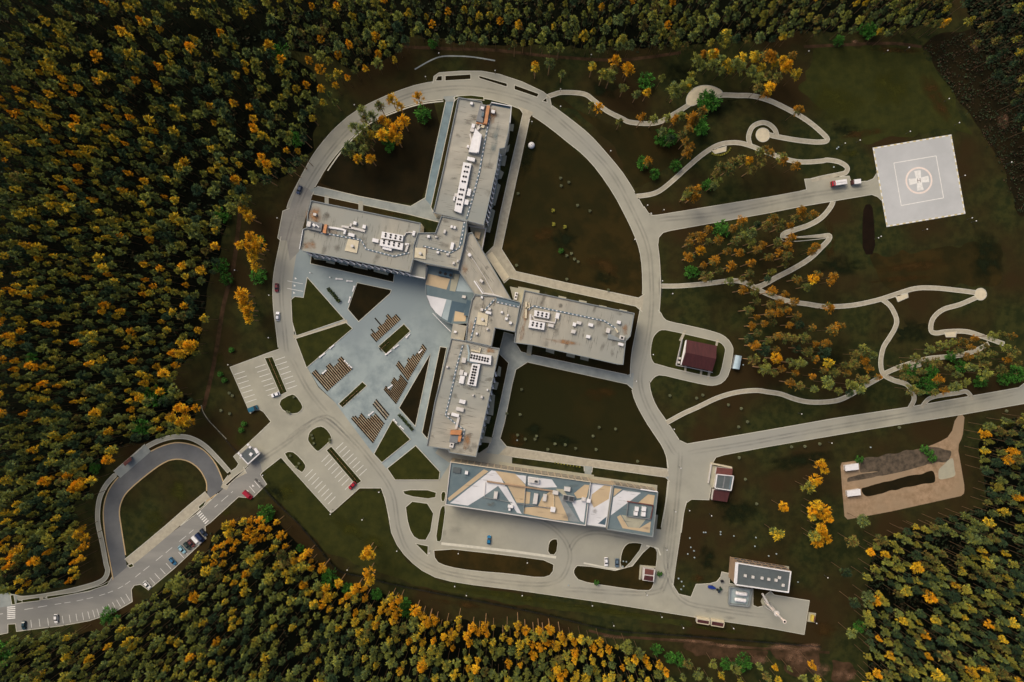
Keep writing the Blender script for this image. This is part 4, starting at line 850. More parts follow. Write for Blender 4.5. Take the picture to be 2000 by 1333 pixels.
quad(BH,'annex',[(1429,1124),(1436,1125),(1435,1133),(1428,1132)],0,3.4,'offwhite','maroon')
quad(BH,'plinth',[(1432,1093),(1541,1107),(1541,1112),(1431,1098)],0,0.5,'slab'); quad(BH,'plinth',[(1431,1094),(1436,1095),(1432,1125),(1428,1124)],0,0.5,'slab')
TP = thing('tank_compound', (0,0,0), 'grey walled pen holding two white tanks below the boiler house', 'tank pen')
quad(TP,'floor',[(1426,1148),(1469,1152),(1463,1185),(1424,1181)],0,0.5,'walkway','pale_glass')
for a,b in (((1426,1148),(1469,1152)),((1469,1152),(1463,1185)),((1463,1185),(1424,1181)),((1424,1181),(1426,1148))): duct(TP,[a,b],2.2,0.5,1.4,'parapet','wall')
for i,(x,y) in enumerate(((1448,1160),(1446,1172.5))):
    t = thing('storage_tank', P(x,y,1.9), ['upper','lower'][i]+' of two white horizontal tanks in the grey pen', 'tank', 'white tanks in the pen', -R(7))
    b = MB(); n=16; L=2.9; r=0.95
    rings=[]
    for u,rr in ((-L,0.35),(-L+.25,r*.85),(-L+.6,r),(L-.6,r),(L-.25,r*.85),(L,0.35)): rings.append([(u, rr*math.cos(2*math.pi*k/n), rr*math.sin(2*math.pi*k/n)) for k in range(n)])
    for a_,b_ in zip(rings,rings[1:]):
        for k in range(n): b.face([a_[k],b_[k],b_[(k+1)%n],a_[(k+1)%n]],M['white'])
    b.face(rings[0][::1],M['white']); b.face(rings[-1][::-1],M['white']); b.build('shell',t,smooth=True)
    for u in (-1.6,1.6):
        b = MB(); b.box((u,0,-1.4),(0.3,1.6,0.7),0,M['midgrey']); b.build('cradle',t)
chx, chy = 1493.5, 1174.5
CH = thing('chimney', P(chx,chy,0), 'tall slender boiler chimney with red and white bands leaning away from the camera', 'chimney')
CH['label'] = 'tall slender boiler chimney with pink and white bands below the boiler house'
b = MB()
for k in range(8): b.cyl((0,0,3*k),0.62-0.02*k,3.0,M['cream_paint'] if k%2 else M['offwhite'],14,0.60-0.02*k)
b.build('stack',CH); b = MB(); b.cyl((0,0,24.0),0.85,0.5,M['cream_paint'],14,mtop=M['cream_paint']); b.build('rim',CH); b = MB(); b.cyl((0,0,24.51),0.5,0.06,M['black'],14); b.build('flue_opening',CH)
for k in range(3):
    b = MB(); a = k*2.1; b.tube((2.2*math.cos(a),2.2*math.sin(a),0.2),(0.5*math.cos(a),0.5*math.sin(a),14),0.12,M['offwhite']); b.build('stay',CH)
b = MB(); b.cyl((0,0,0),2.0,0.5,M['slab'],8); b.build('base',CH)
b = MB(); b.tube((0,0.6,4.5),(-3,5.5,5.0),0.5,M['offwhite']); b.build('flue_duct',CH)
b = MB(); b.cyl((0,0,15.2),1.3,0.12,M['offwhite'],14); b.build('platform',CH)
KB = []
for i,(pts) in enumerate(([(1362,1209),(1386,1213),(1385,1221),(1361,1217)],[(1390,1213),(1415,1217),(1413,1226),(1389,1222)])):
    t = thing('storage_cabin', (0,0,0), ['left','right'][i]+'-hand maroon-roofed cabin of the pair beside the yard road', 'cabin', 'maroon roofed cabins')
    quad(t,'wall',pts,0,2.4,'offwhite'); quad(t,'roof',offset(pts,-1.2),2.4,0.15,'maroon')
    for k in range(4): duct(t,[pts[k],pts[(k+1)%4]],1.2,2.4,0.3+0.01*k,'cream','edge_trim')
    duct(t,[(pts[0][0],pts[0][1]-2),(pts[1][0],pts[1][1]-2)],2.2,0,1.9,'cream','step')
PB = thing('pump_house', (0,0,0), 'small red-roofed hut with white walls in the lawn by the ring road', 'hut')
quad(PB,'wall',[(1257,1110),(1280,1114),(1277,1137),(1255,1134)],0,3.2,'offwhite'); quad(PB,'roof',[(1260,1111),(1277,1114),(1276,1124),(1259,1122)],3.2,0.2,'brick_red'); quad(PB,'roof',[(1259,1124.2),(1276,1126.2),(1275,1136),(1257,1133)],3.2,0.15,'maroon'); quad(PB,'plinth',[(1250,1104),(1281,1107),(1280,1110),(1254,1108),(1251,1133),(1248,1132)],0,0.6,'slab')
GH = thing('gatehouse', (0,0,0), 'small flat dark-roofed gatehouse framed in white beside the entrance avenue', 'gatehouse')
g4 = [(488,872),(507,886),(484,907),(468,889)]
quad(GH,'wall',offset(g4,-1),0,3.2,'offwhite'); quad(GH,'roof',offset(g4,-1.5),3.2,0.3,'roof_slate')
duct(GH,[g4[1],g4[2],g4[3]],2.2,3.2,0.7,'white','fascia'); duct(GH,[g4[3],g4[0]],1.0,3.2,0.5,'midgrey','fascia')
quad(GH,'canopy',[(495,877),(500,875),(506,884),(501,887)],3.2,0.75,'white'); quad(GH,'rooflight',[(489,884),(494,887),(490,892),(486,888)],3.5,0.6,'white')
for x,y in ((488,874),(466,886),(470,890),(484,869)): fbox(GH,'condenser',x,y,4,4,40,3.5,0.6,'white')
YT = thing('generator', P(1585,1206,0), 'yellow tank on a grey pad outside the yard corner', 'generator')
b = MB(); b.box((0,0,0),(3.6,4.6,0.3),-R(8),M['slab']); b.build('pad',YT); b = MB(); yel = mat('yellow_sheet',(0.62,0.48,0.08),(0.5,0.38,0.07),0.8,0.5); b.box((0,0,0.3),(1.5,3.0,1.5),-R(8),yel); b.build('body',YT); b = MB(); b.box((.6,0,1.8),(0.5,2.6,0.3),-R(8),M['brick_red']); b.build('cover',YT)
for i,(x,y) in enumerate(((1664,913),(1668,963))):
    t = thing('site_cabin', (0,0,0), ['upper','lower'][i]+' white box cabin at the left edge of the sandy plot','cabin','white site cabins')
    q4 = [(x-13,y-3),(x+12,y-7),(x+13,y+4),(x-12,y+7)]; quad(t,'wall',q4,0,2.2,'offwhite'); quad(t,'roof',offset(q4,0.6),2.2,0.2,'white')
BS = thing('bus_shelter', (0,0,0), 'red-roofed bus shelter on the outer side of the bus loop', 'bus shelter')
for x,y in ((243,907),(255,896)):
    b = MB(); p = P(x,y,0); b.cyl((p.x,p.y,0.2),0.1,2.3,M['midgrey'],8); b.build('post',BS)
quad(BS,'roof',[(240,905),(254,893),(258,898),(244,911)],2.5,0.2,'brick_red'); duct(BS,[(241,906),(254,894)],0.8,0.2,2.2,'maroon','back_panel')
DM = thing('white_dome', P(1038,285,0), 'small round white dome on the lawn east of the north wing', 'dome')
b = MB(); n=20; pr=None
for k in range(7):
    a = k*math.pi/12; ring=[(1.6*math.cos(a)*math.cos(2*math.pi*j/n),1.6*math.cos(a)*math.sin(2*math.pi*j/n),0.6+1.4*math.sin(a)) for j in range(n)]
    if pr:
        for j in range(n): b.face([pr[j],pr[(j+1)%n],ring[(j+1)%n],ring[j]],M['white'])
    pr=ring
b.build('dome_shell',DM,smooth=True); b=MB(); b.cyl((0,0,0),1.65,0.6,M['midgrey'],20); b.build('base_ring',DM); b=MB(); b.cyl((0,0,1.95),0.15,0.6,M['walkway'],8); b.build('finial',DM)

# ------------------------------------------------------------------ striped planting beds
def bed(label, b0, b1, d, prof, pitch=4.0):
    t = thing('planting_bed', (0,0,0), label, 'planting bed', 'striped beds on the plaza')
    L = math.hypot(b1[0]-b0[0], b1[1]-b0[1]); dl = math.hypot(*d); d = (d[0]/dl, d[1]/dl)
    u = ((b1[0]-b0[0])/L, (b1[1]-b0[1])/L); sinang = abs(u[0]*d[1]-u[1]*d[0]); n = max(2, int(L*sinang/pitch)+1)
    z = surf((b0[0]+b1[0])/2+d[0]*6, (b0[1]+b1[1])/2+d[1]*6)
    for i in range(n):
        tt = i/(n-1); ln = np.interp(tt, [a for a,_ in prof], [a for _,a in prof]) if 0 else [l for a,l in prof if a <= tt+1e-6][-1]
        x, y = b0[0]+(b1[0]-b0[0])*tt, b0[1]+(b1[1]-b0[1])*tt
        b = MB(); q = W2(ribbon([(x,y),(x+d[0]*ln,y+d[1]*ln)], 2.3, False), 0)
        if area(q) < 0: q = q[::-1]
        b.prism(q, z, z+0.3, M['soil']); b.build('planted_strip', t)
        if i < n-1:
            x += (b1[0]-b0[0])/(n-1)*.5; y += (b1[1]-b0[1])/(n-1)*.5
            l2 = min(ln, [l for a,l in prof if a <= tt+1/(n-1)+1e-6][-1])-0.5
            b = MB(); q = W2(ribbon([(x,y),(x+d[0]*l2,y+d[1]*l2)], 1.5, False), 0)
            if area(q) < 0: q = q[::-1]
            b.prism(q, z, z+0.1, M['timber']); b.build('timber_strip', t)
bed('striped planting bed nearest the ring road at the plaza\'s left', (640,764),(687.5,722),(-31,-36),[(0,47),(.2,33),(.44,38),(.66,28),(.82,33)])
bed('striped planting bed above the long planter in the upper plaza', (735.5,667.5),(782,625),(-31,-36),[(0,18),(.08,25),(.18,14),(.28,19),(.4,36),(.5,17),(.62,19),(.69,25),(.83,14)],3.8)
bed('narrow tapering striped bed beside the blue walk by the south wing', (797,743),(833,683),(-23,-30),[(0,38),(.17,20),(.3,24),(.44,19),(.6,14),(.76,12),(.9,13)],3.8)
bed('striped planting bed in the middle right of the plaza', (774,788.5),(796,749),(-24.5,-28.5),[(0,37),(.18,24),(.42,31),(.72,20),(.9,22)],3.2)
bed('largest striped planting bed at the bottom tip of the plaza', (729,865),(750,828),(-42.5,-48),[(0,64),(.14,60),(.22,52),(.54,35),(.7,31),(.9,27)],4.0)
bed('short striped bed of four strips right of the bottom bed', (754,820),(760,811),(-26,-31),[(0,40)],3.6)

# hedges
def leafmesh(name, cols, n, fn, size, seed):
    rnd = np.random.RandomState(seed); c = fn(rnd, n)
    a = rnd.normal(size=(n,3)); a /= np.linalg.norm(a,axis=1)[:,None]; a[:,2] = np.abs(a[:,2])+0.3; a /= np.linalg.norm(a,axis=1)[:,None]
    u = np.cross(a, rnd.normal(size=(n,3))); u /= np.linalg.norm(u,axis=1)[:,None]; w = np.cross(a,u)
    s = size*(0.6+0.8*rnd.rand(n))[:,None]
    V = np.stack([c-u*s-w*s*.6, c+u*s-w*s*.6, c+u*s+w*s*.6, c-u*s+w*s*.6],1).reshape(-1,3)
    C = np.repeat(np.array(cols)[rnd.randint(len(cols),size=n)]*(0.75+0.5*rnd.rand(n))[:,None],4,0)
    return V, C
def mesh_from(name, V, C, smooth=False):
    n = len(V)//4; me = bpy.data.meshes.new(name)
    me.vertices.add(n*4); me.vertices.foreach_set('co', V.astype(np.float32).ravel())
    me.loops.add(n*4); me.loops.foreach_set('vertex_index', np.arange(n*4, dtype=np.int32))
    me.polygons.add(n); me.polygons.foreach_set('loop_start', np.arange(0,n*4,4,dtype=np.int32)); me.polygons.foreach_set('loop_total', np.full(n,4,dtype=np.int32))
    at = me.color_attributes.new('leaf','FLOAT_COLOR','POINT')
    at.data.foreach_set('color', np.concatenate([C, np.ones((len(C),1))],1).astype(np.float32).ravel())
    me.materials.append(M['leaf']); me.update(); me.validate(); return me
G1 = (0.035,0.06,0.018); G2 = (0.02,0.032,0.012); G3 = (0.06,0.085,0.02)
def hedge(label, a, b, w, h=1.1, seed=1):
    A, B = P(*a), P(*b); L = (B-A).length; z = surf(*a); w *= S
    def fn(r, n):
        t = r.rand(n); s = (r.rand(n)-.5)*w; dx,dy = (B.x-A.x)/L,(B.y-A.y)/L
        return np.stack([(B.x-A.x)*t-dy*s-0, (B.y-A.y)*t+dx*s, h*np.sqrt(r.rand(n))],1)
    V, C = leafmesh('h', [G1,G2,G3] if h>1 else [(0.04,0.048,0.012),(0.05,0.055,0.012),(0.03,0.034,0.01)], int(L*w*(22 if h>1 else 12)), fn, 0.22 if h>1 else 0.16, seed)
    t = thing('hedge', (A.x,A.y,z), label, 'hedge'); o = bpy.data.objects.new('foliage', mesh_from('hedge',V,C)); COL.objects.link(o); o.parent = t
    m = MB(); q = [(-w/2*0+0,0)]; m.tube((0,0,0.15),(B.x-A.x,B.y-A.y,0.15),0.12,M['bark']); m.build('stems',t)
hedge('narrow clipped hedge in the upper left of the plaza', (641,563),(664.5,591),7,1.2,1)
hedge('narrow dark hedge between two lawns below the south wing walk', (779,809),(807,840),6,1.2,2)
hedge('low planting on the lower half of the plaza centre planter', (742,684),(760,668),12,0.6,3)
hedge('low green planting along the lower plaza planter', (667,792),(700,762),8,0.5,4)
hedge('long low hedge in the median of the south car park', (643,877),(700,943),8,0.5,5)
hedge('long low hedge in the median of the north car park', (525,700),(554,767),9,0.5,6)

# ------------------------------------------------------------------ benches, lamps
items = []
def bench(x0,y0,x1,y1):
    A,B=P(x0,y0),P(x1,y1); c=(A+B)/2; L=(B-A).length; ang=math.atan2(B.y-A.y,B.x-A.x); z=surf((x0+x1)/2,(y0+y1)/2)
    t=thing('bench',(c.x,c.y,z),None,'bench','white benches on the plaza',ang)
    b=MB(); b.box((0,0,0.38),(L,0.55,0.1),0,M['white']); b.build('seat',t)
    b=MB(); b.box((-L/2+.35,0,0.48),(0.7,0.8,0.25),0,M['white']); b.build('end_table',t)
    for s in (-1,1):
        b=MB(); b.box((s*(L/2-.3),0,0),(0.2,0.5,0.38),0,M['midgrey']); b.build('leg',t)
    items.append((t,(x0+x1)/2,(y0+y1)/2,'white slatted bench'))
for q in ((656,545,670,546),(677,549,689,550),(693,559,689,570),(685,580,681,592),(753,693.5,765,685),(769,681,779,674),(793,660,801,652),(624.5,698.5,635,690),(644.5,681,653,674),(630,730.5,638,723),(673,704,680,712),(681,713,688,719),(758,759,767,752),(720,812,730,804),(769,819,776,827),(781,832,789,839),(818,690,825,683)): bench(*q)
def lamp(x, y, h=3.8):
    p = P(x,y,h); t = thing('lamp_post',(p.x,p.y,0),None,'lamp post','slim lamp posts along the roads')
    b=MB(); b.cyl((0,0,0),0.07,h,M['darkgrey'],8,0.05); b.build('pole',t)
    b=MB(); b.cyl((0,0,h),0.30,0.22,M['white'],10,0.2); b.build('lamp_head',t)
    b=MB(); b.cyl((0,0,0),0.16,0.2,M['darkgrey'],8); b.build('foot',t)
    items.append((t,x,y,'slim white-headed lamp post'))
for x,y in ((857,104),(831,150),(967,138),(692,205),(541,426),(525,577),(524,660),(1095,174),(1095,208),(1193,295),(1039,238),(1155,107),(458,528),(593,309),(1265,401),(1297,410),(1272,417),(1264,1163),(1240,468),(1294,549),(1314,574),(1276,693),(1317,839),(1566,809),(1625,866),(1580,100),(1734,99),(1776,93),(1854,193),(1874,240),(1778,257),(1680,274),(1885,343),(1976,317),(1811,448),(1716,465),(1721,462),(1899,426),(1907,432),(1651,280),(1390,1008+0),(678,1114),(646,999),(740,962),(1000+320,1000),(1020,1164),(1157,1184),(1199,1223),(1293,1206),(1335,1227),(1433,1228),(1595,1218),(1617,1129),(445,713),(469,895+0),(513,929),(1347,998),(838,1101-20),(888,1146),(911,1152+12),(895,1082),(1030,1100),(645,1005),(707,1016),(539,714),(775,1077),(605,533),(644,542),(1243,745),(1330,915),(1303,1075)): lamp(x,y)
def boxlet(x,y,label_n='small pale service hatch'):
    p=P(x,y); t=thing('service_hatch',(p.x,p.y,surf(x,y)),None,'hatch','pale hatches in the grass'); b=MB(); b.cyl((0,0,0),0.33,0.3,M['slab'],10); b.build('collar',t); b=MB(); b.cyl((0,0,0.3),0.36,0.1,M['pale_glass'],10); b.build('lid',t); items.append((t,x,y,label_n))
for x,y in ((1374,1040),(1378,1040),(1407,1039),(1407,1044),(1347,1051),(1349,1069),(1355,1076),(1343,1082),(1356,1089),(1433,1047),(1476,1050),(1474,1067),(1325,1130),(1331,1136),(1335,1145),(1330,1151),(1217,1096),(1223,1097),(1216,1106),(1634,291),(1637,288),(1628,327),(1501,1176-90),(1516,1082),(1558,1137),(1451,713-0),(1700,1074-200),(1010,860),(1110,1143)): boxlet(x,y)

# saplings and small shrubs on the lawns
def leafblob(r, h, n, cols, seed, size=0.18, flat=1.0):
    def fn(q, n):
        v = q.normal(size=(n,3)); v /= np.linalg.norm(v,axis=1)[:,None]; v *= (q.rand(n)**0.4)[:,None]
        v[:,0]*=r; v[:,1]*=r; v[:,2]=v[:,2]*h*.5+h*.55; return v
    return leafmesh('s', cols, n, fn, size, seed)
YL = (0.34,0.30,0.05); PG=(0.20,0.22,0.12)
sm = {}
for k,(cols) in {'yellow':[YL,(0.28,0.28,0.05)],'pale':[PG,(0.16,0.17,0.10)],'green':[(0.05,0.16,0.02),(0.04,0.10,0.02)]}.items():
    V,C = leafblob(0.75 if k!='green' else 1.6, 1.3 if k!='green' else 2.4, 90, cols, len(k), 0.16 if k!='green' else .3)
    sm[k] = mesh_from('shrub_'+k, V, C)
b = MB(); b.cyl((0,0,0),0.04,0.9,M['bark'],6); stake = b.build('stake_proto'); stakeme = stake.data; bpy.data.objects.remove(stake)
def shrub(x,y,k,sc=1.0):
    p=P(x,y); t=thing('young_shrub' if k!='green' else 'bush',(p.x,p.y,surf(x,y)),None,'shrub','young shrubs on the lawns'); t.scale=(sc,)*3
    o=bpy.data.objects.new('foliage',sm[k]); COL.objects.link(o); o.parent=t; o=bpy.data.objects.new('stem',stakeme); COL.objects.link(o); o.parent=t
    items.append((t,x,y,{'yellow':'small yellow shrub','pale':'small pale sapling','green':'rounded green bush'}[k]))
for x,y in ((1080,412),(1081,439),(1103,444)): shrub(x,y,'yellow',1.2)
for x,y in ((1391,301),(1394.5,302.5),(1398,303.5),(1402,304),(1406,304),(1410,303),(1414,301.5),(1418,299.5),(1421.5,297),(1424,294),(1426,290.5)): shrub(x,y,'yellow',0.62)
for x,y in ((1095,349),(1111,357),(1096,364),(1012,379),(1128,402),(1152,413),(1009,519),(1107,500),(1116,496),(1122,507),(1129,512),(1107,546),(1188,567),(1308,773),(1360,778),(1372,772),(1422,791),(1459,824),(1442,834),(1447,798),(1202,838),(1084,867),(1070,878),(1104,869),(1045,858),(1026,858),(1164,878),(1124,876),(1245,901),(1019,761),(1443,894),(1455,936),(1477,984),(990,808),(1016,810),(1545,873),(1571,872),(1600,867),(1755,835),(1964,803),(455,803-30),(449,768),(433,802),(450,808),(1011,850),(1170,835),(1158,852),(1048,1002-150)): shrub(x,y,'pale')
for x,y in ((454,684),(432,731),(440,743),(973-500,840),(478,828),(1096,491),(1383,360),(1288,1120-0),(1165,1137),(1467,605)): shrub(x,y,'green',0.9)
for x,y in ((562,804),(566,806),(645,858),(645,863),(575,776),(610,850),(612,856),(614,866),(585,905),(580,912),(568,890)): shrub(x,y,'pale',0.9)
for i in range(9): shrub(1084+6*i, 904+1.0*i, 'yellow', 0.5)
for x,y in ((1802,876),(1812,884),(1818,895),(1676,897)): shrub(x,y,'green',1.3)

# ------------------------------------------------------------------ vehicles
def prof_body(b, L, Wd, pts, m, inset=0.0):
    """loft: pts = (x, z_low, z_high, half width)"""
    rings=[]
    for x,z0,z1,hw in pts:
        rings.append([(x,-hw,z0),(x,hw,z0),(x,hw,z0+(z1-z0)*.7),(x,hw*.86,z1),(x,-hw*.86,z1),(x,-hw,z0+(z1-z0)*.7)])
    for a,c in zip(rings,rings[1:]):
        for k in range(6): b.face([a[k],c[k],c[(k+1)%6],a[(k+1)%6]],m)
    b.face(rings[0],m); b.face(rings[-1][::-1],m)
def car(x, y, ang, col, desc, kind='hatch', name='parked_car', sc=1.0):
    """ang: direction of the nose in the picture, degrees clockwise from right"""
    z = surf(x,y); p = P(x,y,z+0.8)
    t = thing(name,(p.x,p.y,z),desc,'car' if kind!='van' else 'van','parked cars',-R(ang)); t.scale=(sc,)*3
    m = paint('car_paint_'+name+str(int(x)), col); hw=0.92; b=MB()
    if kind=='van':
        prof_body(b,0,0,[(-2.6,.35,1.7,.9),(-2.5,.3,2.1,.98),(1.2,.3,2.1,.98),(1.9,.3,1.3,.98),(2.5,.35,1.05,.85)],m); b.build('body',t)
        b=MB(); prof_body(b,0,0,[(1.22,1.4,2.02,.84),(1.88,1.2,1.32,.84)],M['glass_car']); b.build('windscreen',t)
    else:
        prof_body(b,0,0,[(-2.15,.4,.8,.78),(-2.05,.3,.95,.88),(-1.2,.28,1.0,.93),(0.9,.28,.95,.93),(1.9,.3,.78,.88),(2.15,.38,.65,.72)],m); b.build('body',t)
        b=MB(); prof_body(b,0,0,[(-1.85,.92,1.02,.80),(-1.35,.92,1.38,.76),(0.15,.92,1.42,.76),(0.95,.92,1.0,.80)],M['glass_car']); b.build('windows',t)
        b=MB(); b.box((-.62,0,1.40),(1.5,1.22,0.05),0,m); b.build('roof',t)
    for sx in (-1.35,1.35):
        for sy in (-.84,.84):
            b=MB(); b.tube((sx,sy-.1,.33),(sx,sy+.1,.33),.33,M['tyre'],14); b.build('wheel',t)
    for sy in (-.6,.6):
        b=MB(); b.box((2.1 if kind!='van' else 2.45,sy,.55),(.12,.3,.14),0,M['offwhite']); b.build('headlight',t)
    return t
car(584,371,112,(0.03,0.06,0.14),'dark blue car on the ring road northwest of the west wing')
car(540,562,90,(0.16,0.015,0.02),'dark red car on the ring road beside the marked bays','hatch')
car(542,618,-88,(0.75,0.77,0.82),'white car on the ring road left of the triangular lawn')
car(538,771,160,(0.8,0.8,0.84),'white car parked at the end of the north car park median')
car(684+4,949,135,(0.36,0.008,0.02),'bright red car at the end of the south car park median')
car(484,967,42,(0.33,0.008,0.03),'crimson van parked in the avenue lay-by below the gatehouse','van')
car(287,1143,48,(0.8,0.8,0.78),'white car at the lower end of the avenue bays')
car(337,1097,48,(0.04,0.16,0.30),'blue car halfway up the avenue bays')
car(355,1074,48,(0.28,0.5,0.6),'light blue car in the upper avenue bays')
car(365,1067,48,(0.04,0.06,0.05),'dark green car between light blue and maroon cars')
car(373,1062,48,(0.13,0.04,0.035),'maroon car in the upper avenue bays')
car(384,1055,48,(0.78,0.78,0.8),'white van next to the navy van by the crossing','van')
car(391,1050,48,(0.01,0.022,0.07),'navy blue van near the top of the avenue bays','van')
car(397,1041,48,(0.02,0.03,0.06),'dark car in the top bay beside the crossing')
car(109,1209,88,(0.8,0.8,0.8),'white car in the bays at the lower left')
car(46,1222,90,(0.02,0.05,0.07),'black car at the left end of the kerbside bays')
car(955,1055,-86,(0.01,0.16,0.33),'bright blue car alone in the service yard')
car(1184,1098,90,(0.82,0.82,0.84),'white car beside the grey car near the service yard exit')
car(1205,1100,90,(0.10,0.15,0.2),'slate grey car beside the white car near the service yard exit')
# fire engine, trailer box, flatbed, blue trailer
z=surf(1640,358); p=P(1638,358,1.2); t=thing('fire_engine',(p.x,p.y,z),'white truck with red cab parked on the apron before the helipad','truck',None,R(8)); red=paint('fire_red',(0.42,0.01,0.02))
b=MB(); b.box((0.6,0,.6),(5.4,2.3,2.2),0,M['white']); b.build('body',t); b=MB(); b.box((-3.0,0,.6),(1.6,2.3,1.9),0,red); b.build('cab',t); b=MB(); b.box((-3.82,0,1.4),(.06,2.0,.8),0,M['glass_car']); b.build('windscreen',t); b=MB(); b.box((-2.9,0,2.5),(.4,1.8,.2),0,M['walkway']); b.build('light_bar',t)
b=MB(); b.box((0.6,0,2.81),(4.6,0.25,.12),0,M['offwhite']); b.build('ladder',t)
for sx in (-2.9,.2,2.2):
    for sy in (-1.0,1.0):
        b=MB(); b.tube((sx,sy-.15,.5),(sx,sy+.15,.5),.5,M['tyre'],14); b.build('wheel',t)
p=P(1671,356,1); t=thing('equipment_cabin',(p.x,p.y,surf(1671,356)),'small white box cabin with maroon end beside the helipad road','cabin',None,R(6)); b=MB(); b.box((0.5,0,0),(3.2,2.2,2.2),0,M['white']); b.build('body',t); b=MB(); b.box((-1.6,-.1,0),(1.0,2.0,1.8),0,M['maroon']); b.build('end_box',t)
p=P(493,799,1); t=thing('pickup_truck',(p.x,p.y,surf(493,799)),'teal blue covered truck at the lower corner of the north car park','truck',None,R(22)); teal=paint('teal',(0.01,0.11,0.18))
b=MB(); b.box((-0.5,0,.5),(3.0,2.1,1.3),0,teal); b.build('cargo_bed',t); b=MB(); b.box((1.5,0,.4),(1.0,2.0,1.3),0,M['glass_car']); b.build('cab',t); b=MB(); b.box((2.3,0,.35),(.6,1.9,.8),0,teal); b.build('bonnet',t)
for sx in (-1.3,1.9):
    for sy in (-.9,.9):
        b=MB(); b.tube((sx,sy-.12,.38),(sx,sy+.12,.38),.38,M['tyre'],12); b.build('wheel',t)
p=P(1391,1148,1); t=thing('boat_trailer',(p.x,p.y,surf(1391,1148)),'small blue boat-shaped trailer in the yard left of the boiler house','trailer',None,-R(12)); blu=paint('blue_hull',(0.01,0.03,0.20))
b=MB(); prof_body(b,0,0,[(-2,.5,.9,.5),(-1.4,.4,1.1,.75),(.6,.4,1.1,.75),(1.9,.6,1.1,.15)],blu); b.build('hull',t); b=MB(); b.box((2.6,0,.4),(1.6,.15,.12),0,M['midgrey']); b.build('drawbar',t)
for sy in (-.8,.8):
    b=MB(); b.tube((0,sy-.1,.3),(0,sy+.1,.3),.3,M['tyre'],12); b.build('wheel',t)
p=P(1405,1153,1); t=thing('tractor',(p.x,p.y,surf(1405,1153)),'dark green compact tractor beside the blue trailer','tractor',None,R(35)); gr=paint('dark_green',(0.02,0.05,0.03))
b=MB(); b.box((0.7,0,.5),(1.6,.8,.7),0,gr); b.build('bonnet',t); b=MB(); b.box((-.5,0,.5),(1.1,1.1,1.5),0,M['glass_car']); b.build('cab',t)
for sx,rr in ((-.6,.6),(1.1,.38)):
    for sy in (-.7,.7):
        b=MB(); b.tube((sx,sy-.15,rr),(sx,sy+.15,rr),rr,M['tyre'],12); b.build('wheel',t)
p=P(1410,1135,.5); t=thing('waste_bin',(p.x,p.y,surf(1410,1135)),'black waste bin on the yard spur left of the boiler house','bin'); b=MB(); b.box((0,0,0),(1.3,.9,1.1),0,M['darkgrey']); b.build('body',t); b=MB(); b.box((0,0,1.1),(1.35,.95,.12),0,M['black']); b.build('lid',t)

# ------------------------------------------------------------------ fence and boundary
def fence(label, pts, h=1.9):
    c = catmull(pts, 6); t = thing('fence',(0,0,0),label,'fence')
    dk = M['black']; b=MB()
    for i in range(len(c)-1):
        A,B=P(*c[i]),P(*c[i+1]); dx,dy=B.x-A.x,B.y-A.y; l=math.hypot(dx,dy); nx,ny=-dy/l*.03,dx/l*.03
        for zz in [0.3+0.45*k for k in range(4)]:
            b.face([(A.x-nx,A.y-ny,zz+.05),(B.x-nx,B.y-ny,zz+.05),(B.x+nx,B.y+ny,zz+.05),(A.x+nx,A.y+ny,zz+.05)],dk)
            b.face([(A.x,A.y,zz),(B.x,B.y,zz),(B.x,B.y,zz+.05),(A.x,A.y,zz+.05)],dk)
    b.build('mesh_panel',t)
    for i in range(0,len(c),2):
        p=P(*c[i]); b=MB(); b.box((p.x,p.y,0),(.12,.12,h),0,dk); b.build('post',t)
fence('dark perimeter fence along the ditch south of the ring road', [(500,935),(545,985),(582,1020),(620,1065),(660,1112),(705,1125),(775,1142),(875,1162),(1000,1186),(1075,1202),(1195,1230),(1300,1238),(1450,1250),(1600,1262)])
fence('dark perimeter fence beside the path near the gatehouse', [(394,795),(400,812),(425,838),(445,862),(465,884)])

# ------------------------------------------------------------------ trees
SUN_OR=(0.70,0.32,0.009); SUN_YE=(0.74,0.48,0.024); OL=(0.24,0.255,0.048); OD=(0.080,0.115,0.036); DK=(0.028,0.056,0.030); BR=(0.20,0.135,0.035); GN=(0.07,0.23,0.03); GR=(0.14,0.19,0.075); AM=(0.46,0.20,0.012)  # orange and yellow: sunlit crown tops painted into the leaf colour
PAL = {'orange':[SUN_OR,SUN_OR,SUN_OR,SUN_YE,SUN_YE,BR],'gold':[SUN_YE,SUN_YE,OL,OL,OD,OL],'olive':[OL,OL,GR,OD,OL],'sage':[GR,OL,OD,GR,OD],'dark':[DK,DK,OD,DK],'brown':[BR,OD,BR,OL,OD],'amber':[AM,AM,(0.30,0.16,0.02),BR,OD],'green':[GN,GN,(0.035,0.11,0.02)],'straw':[(0.36,0.31,0.04),OL,(0.30,0.24,0.035),OL,OD]}
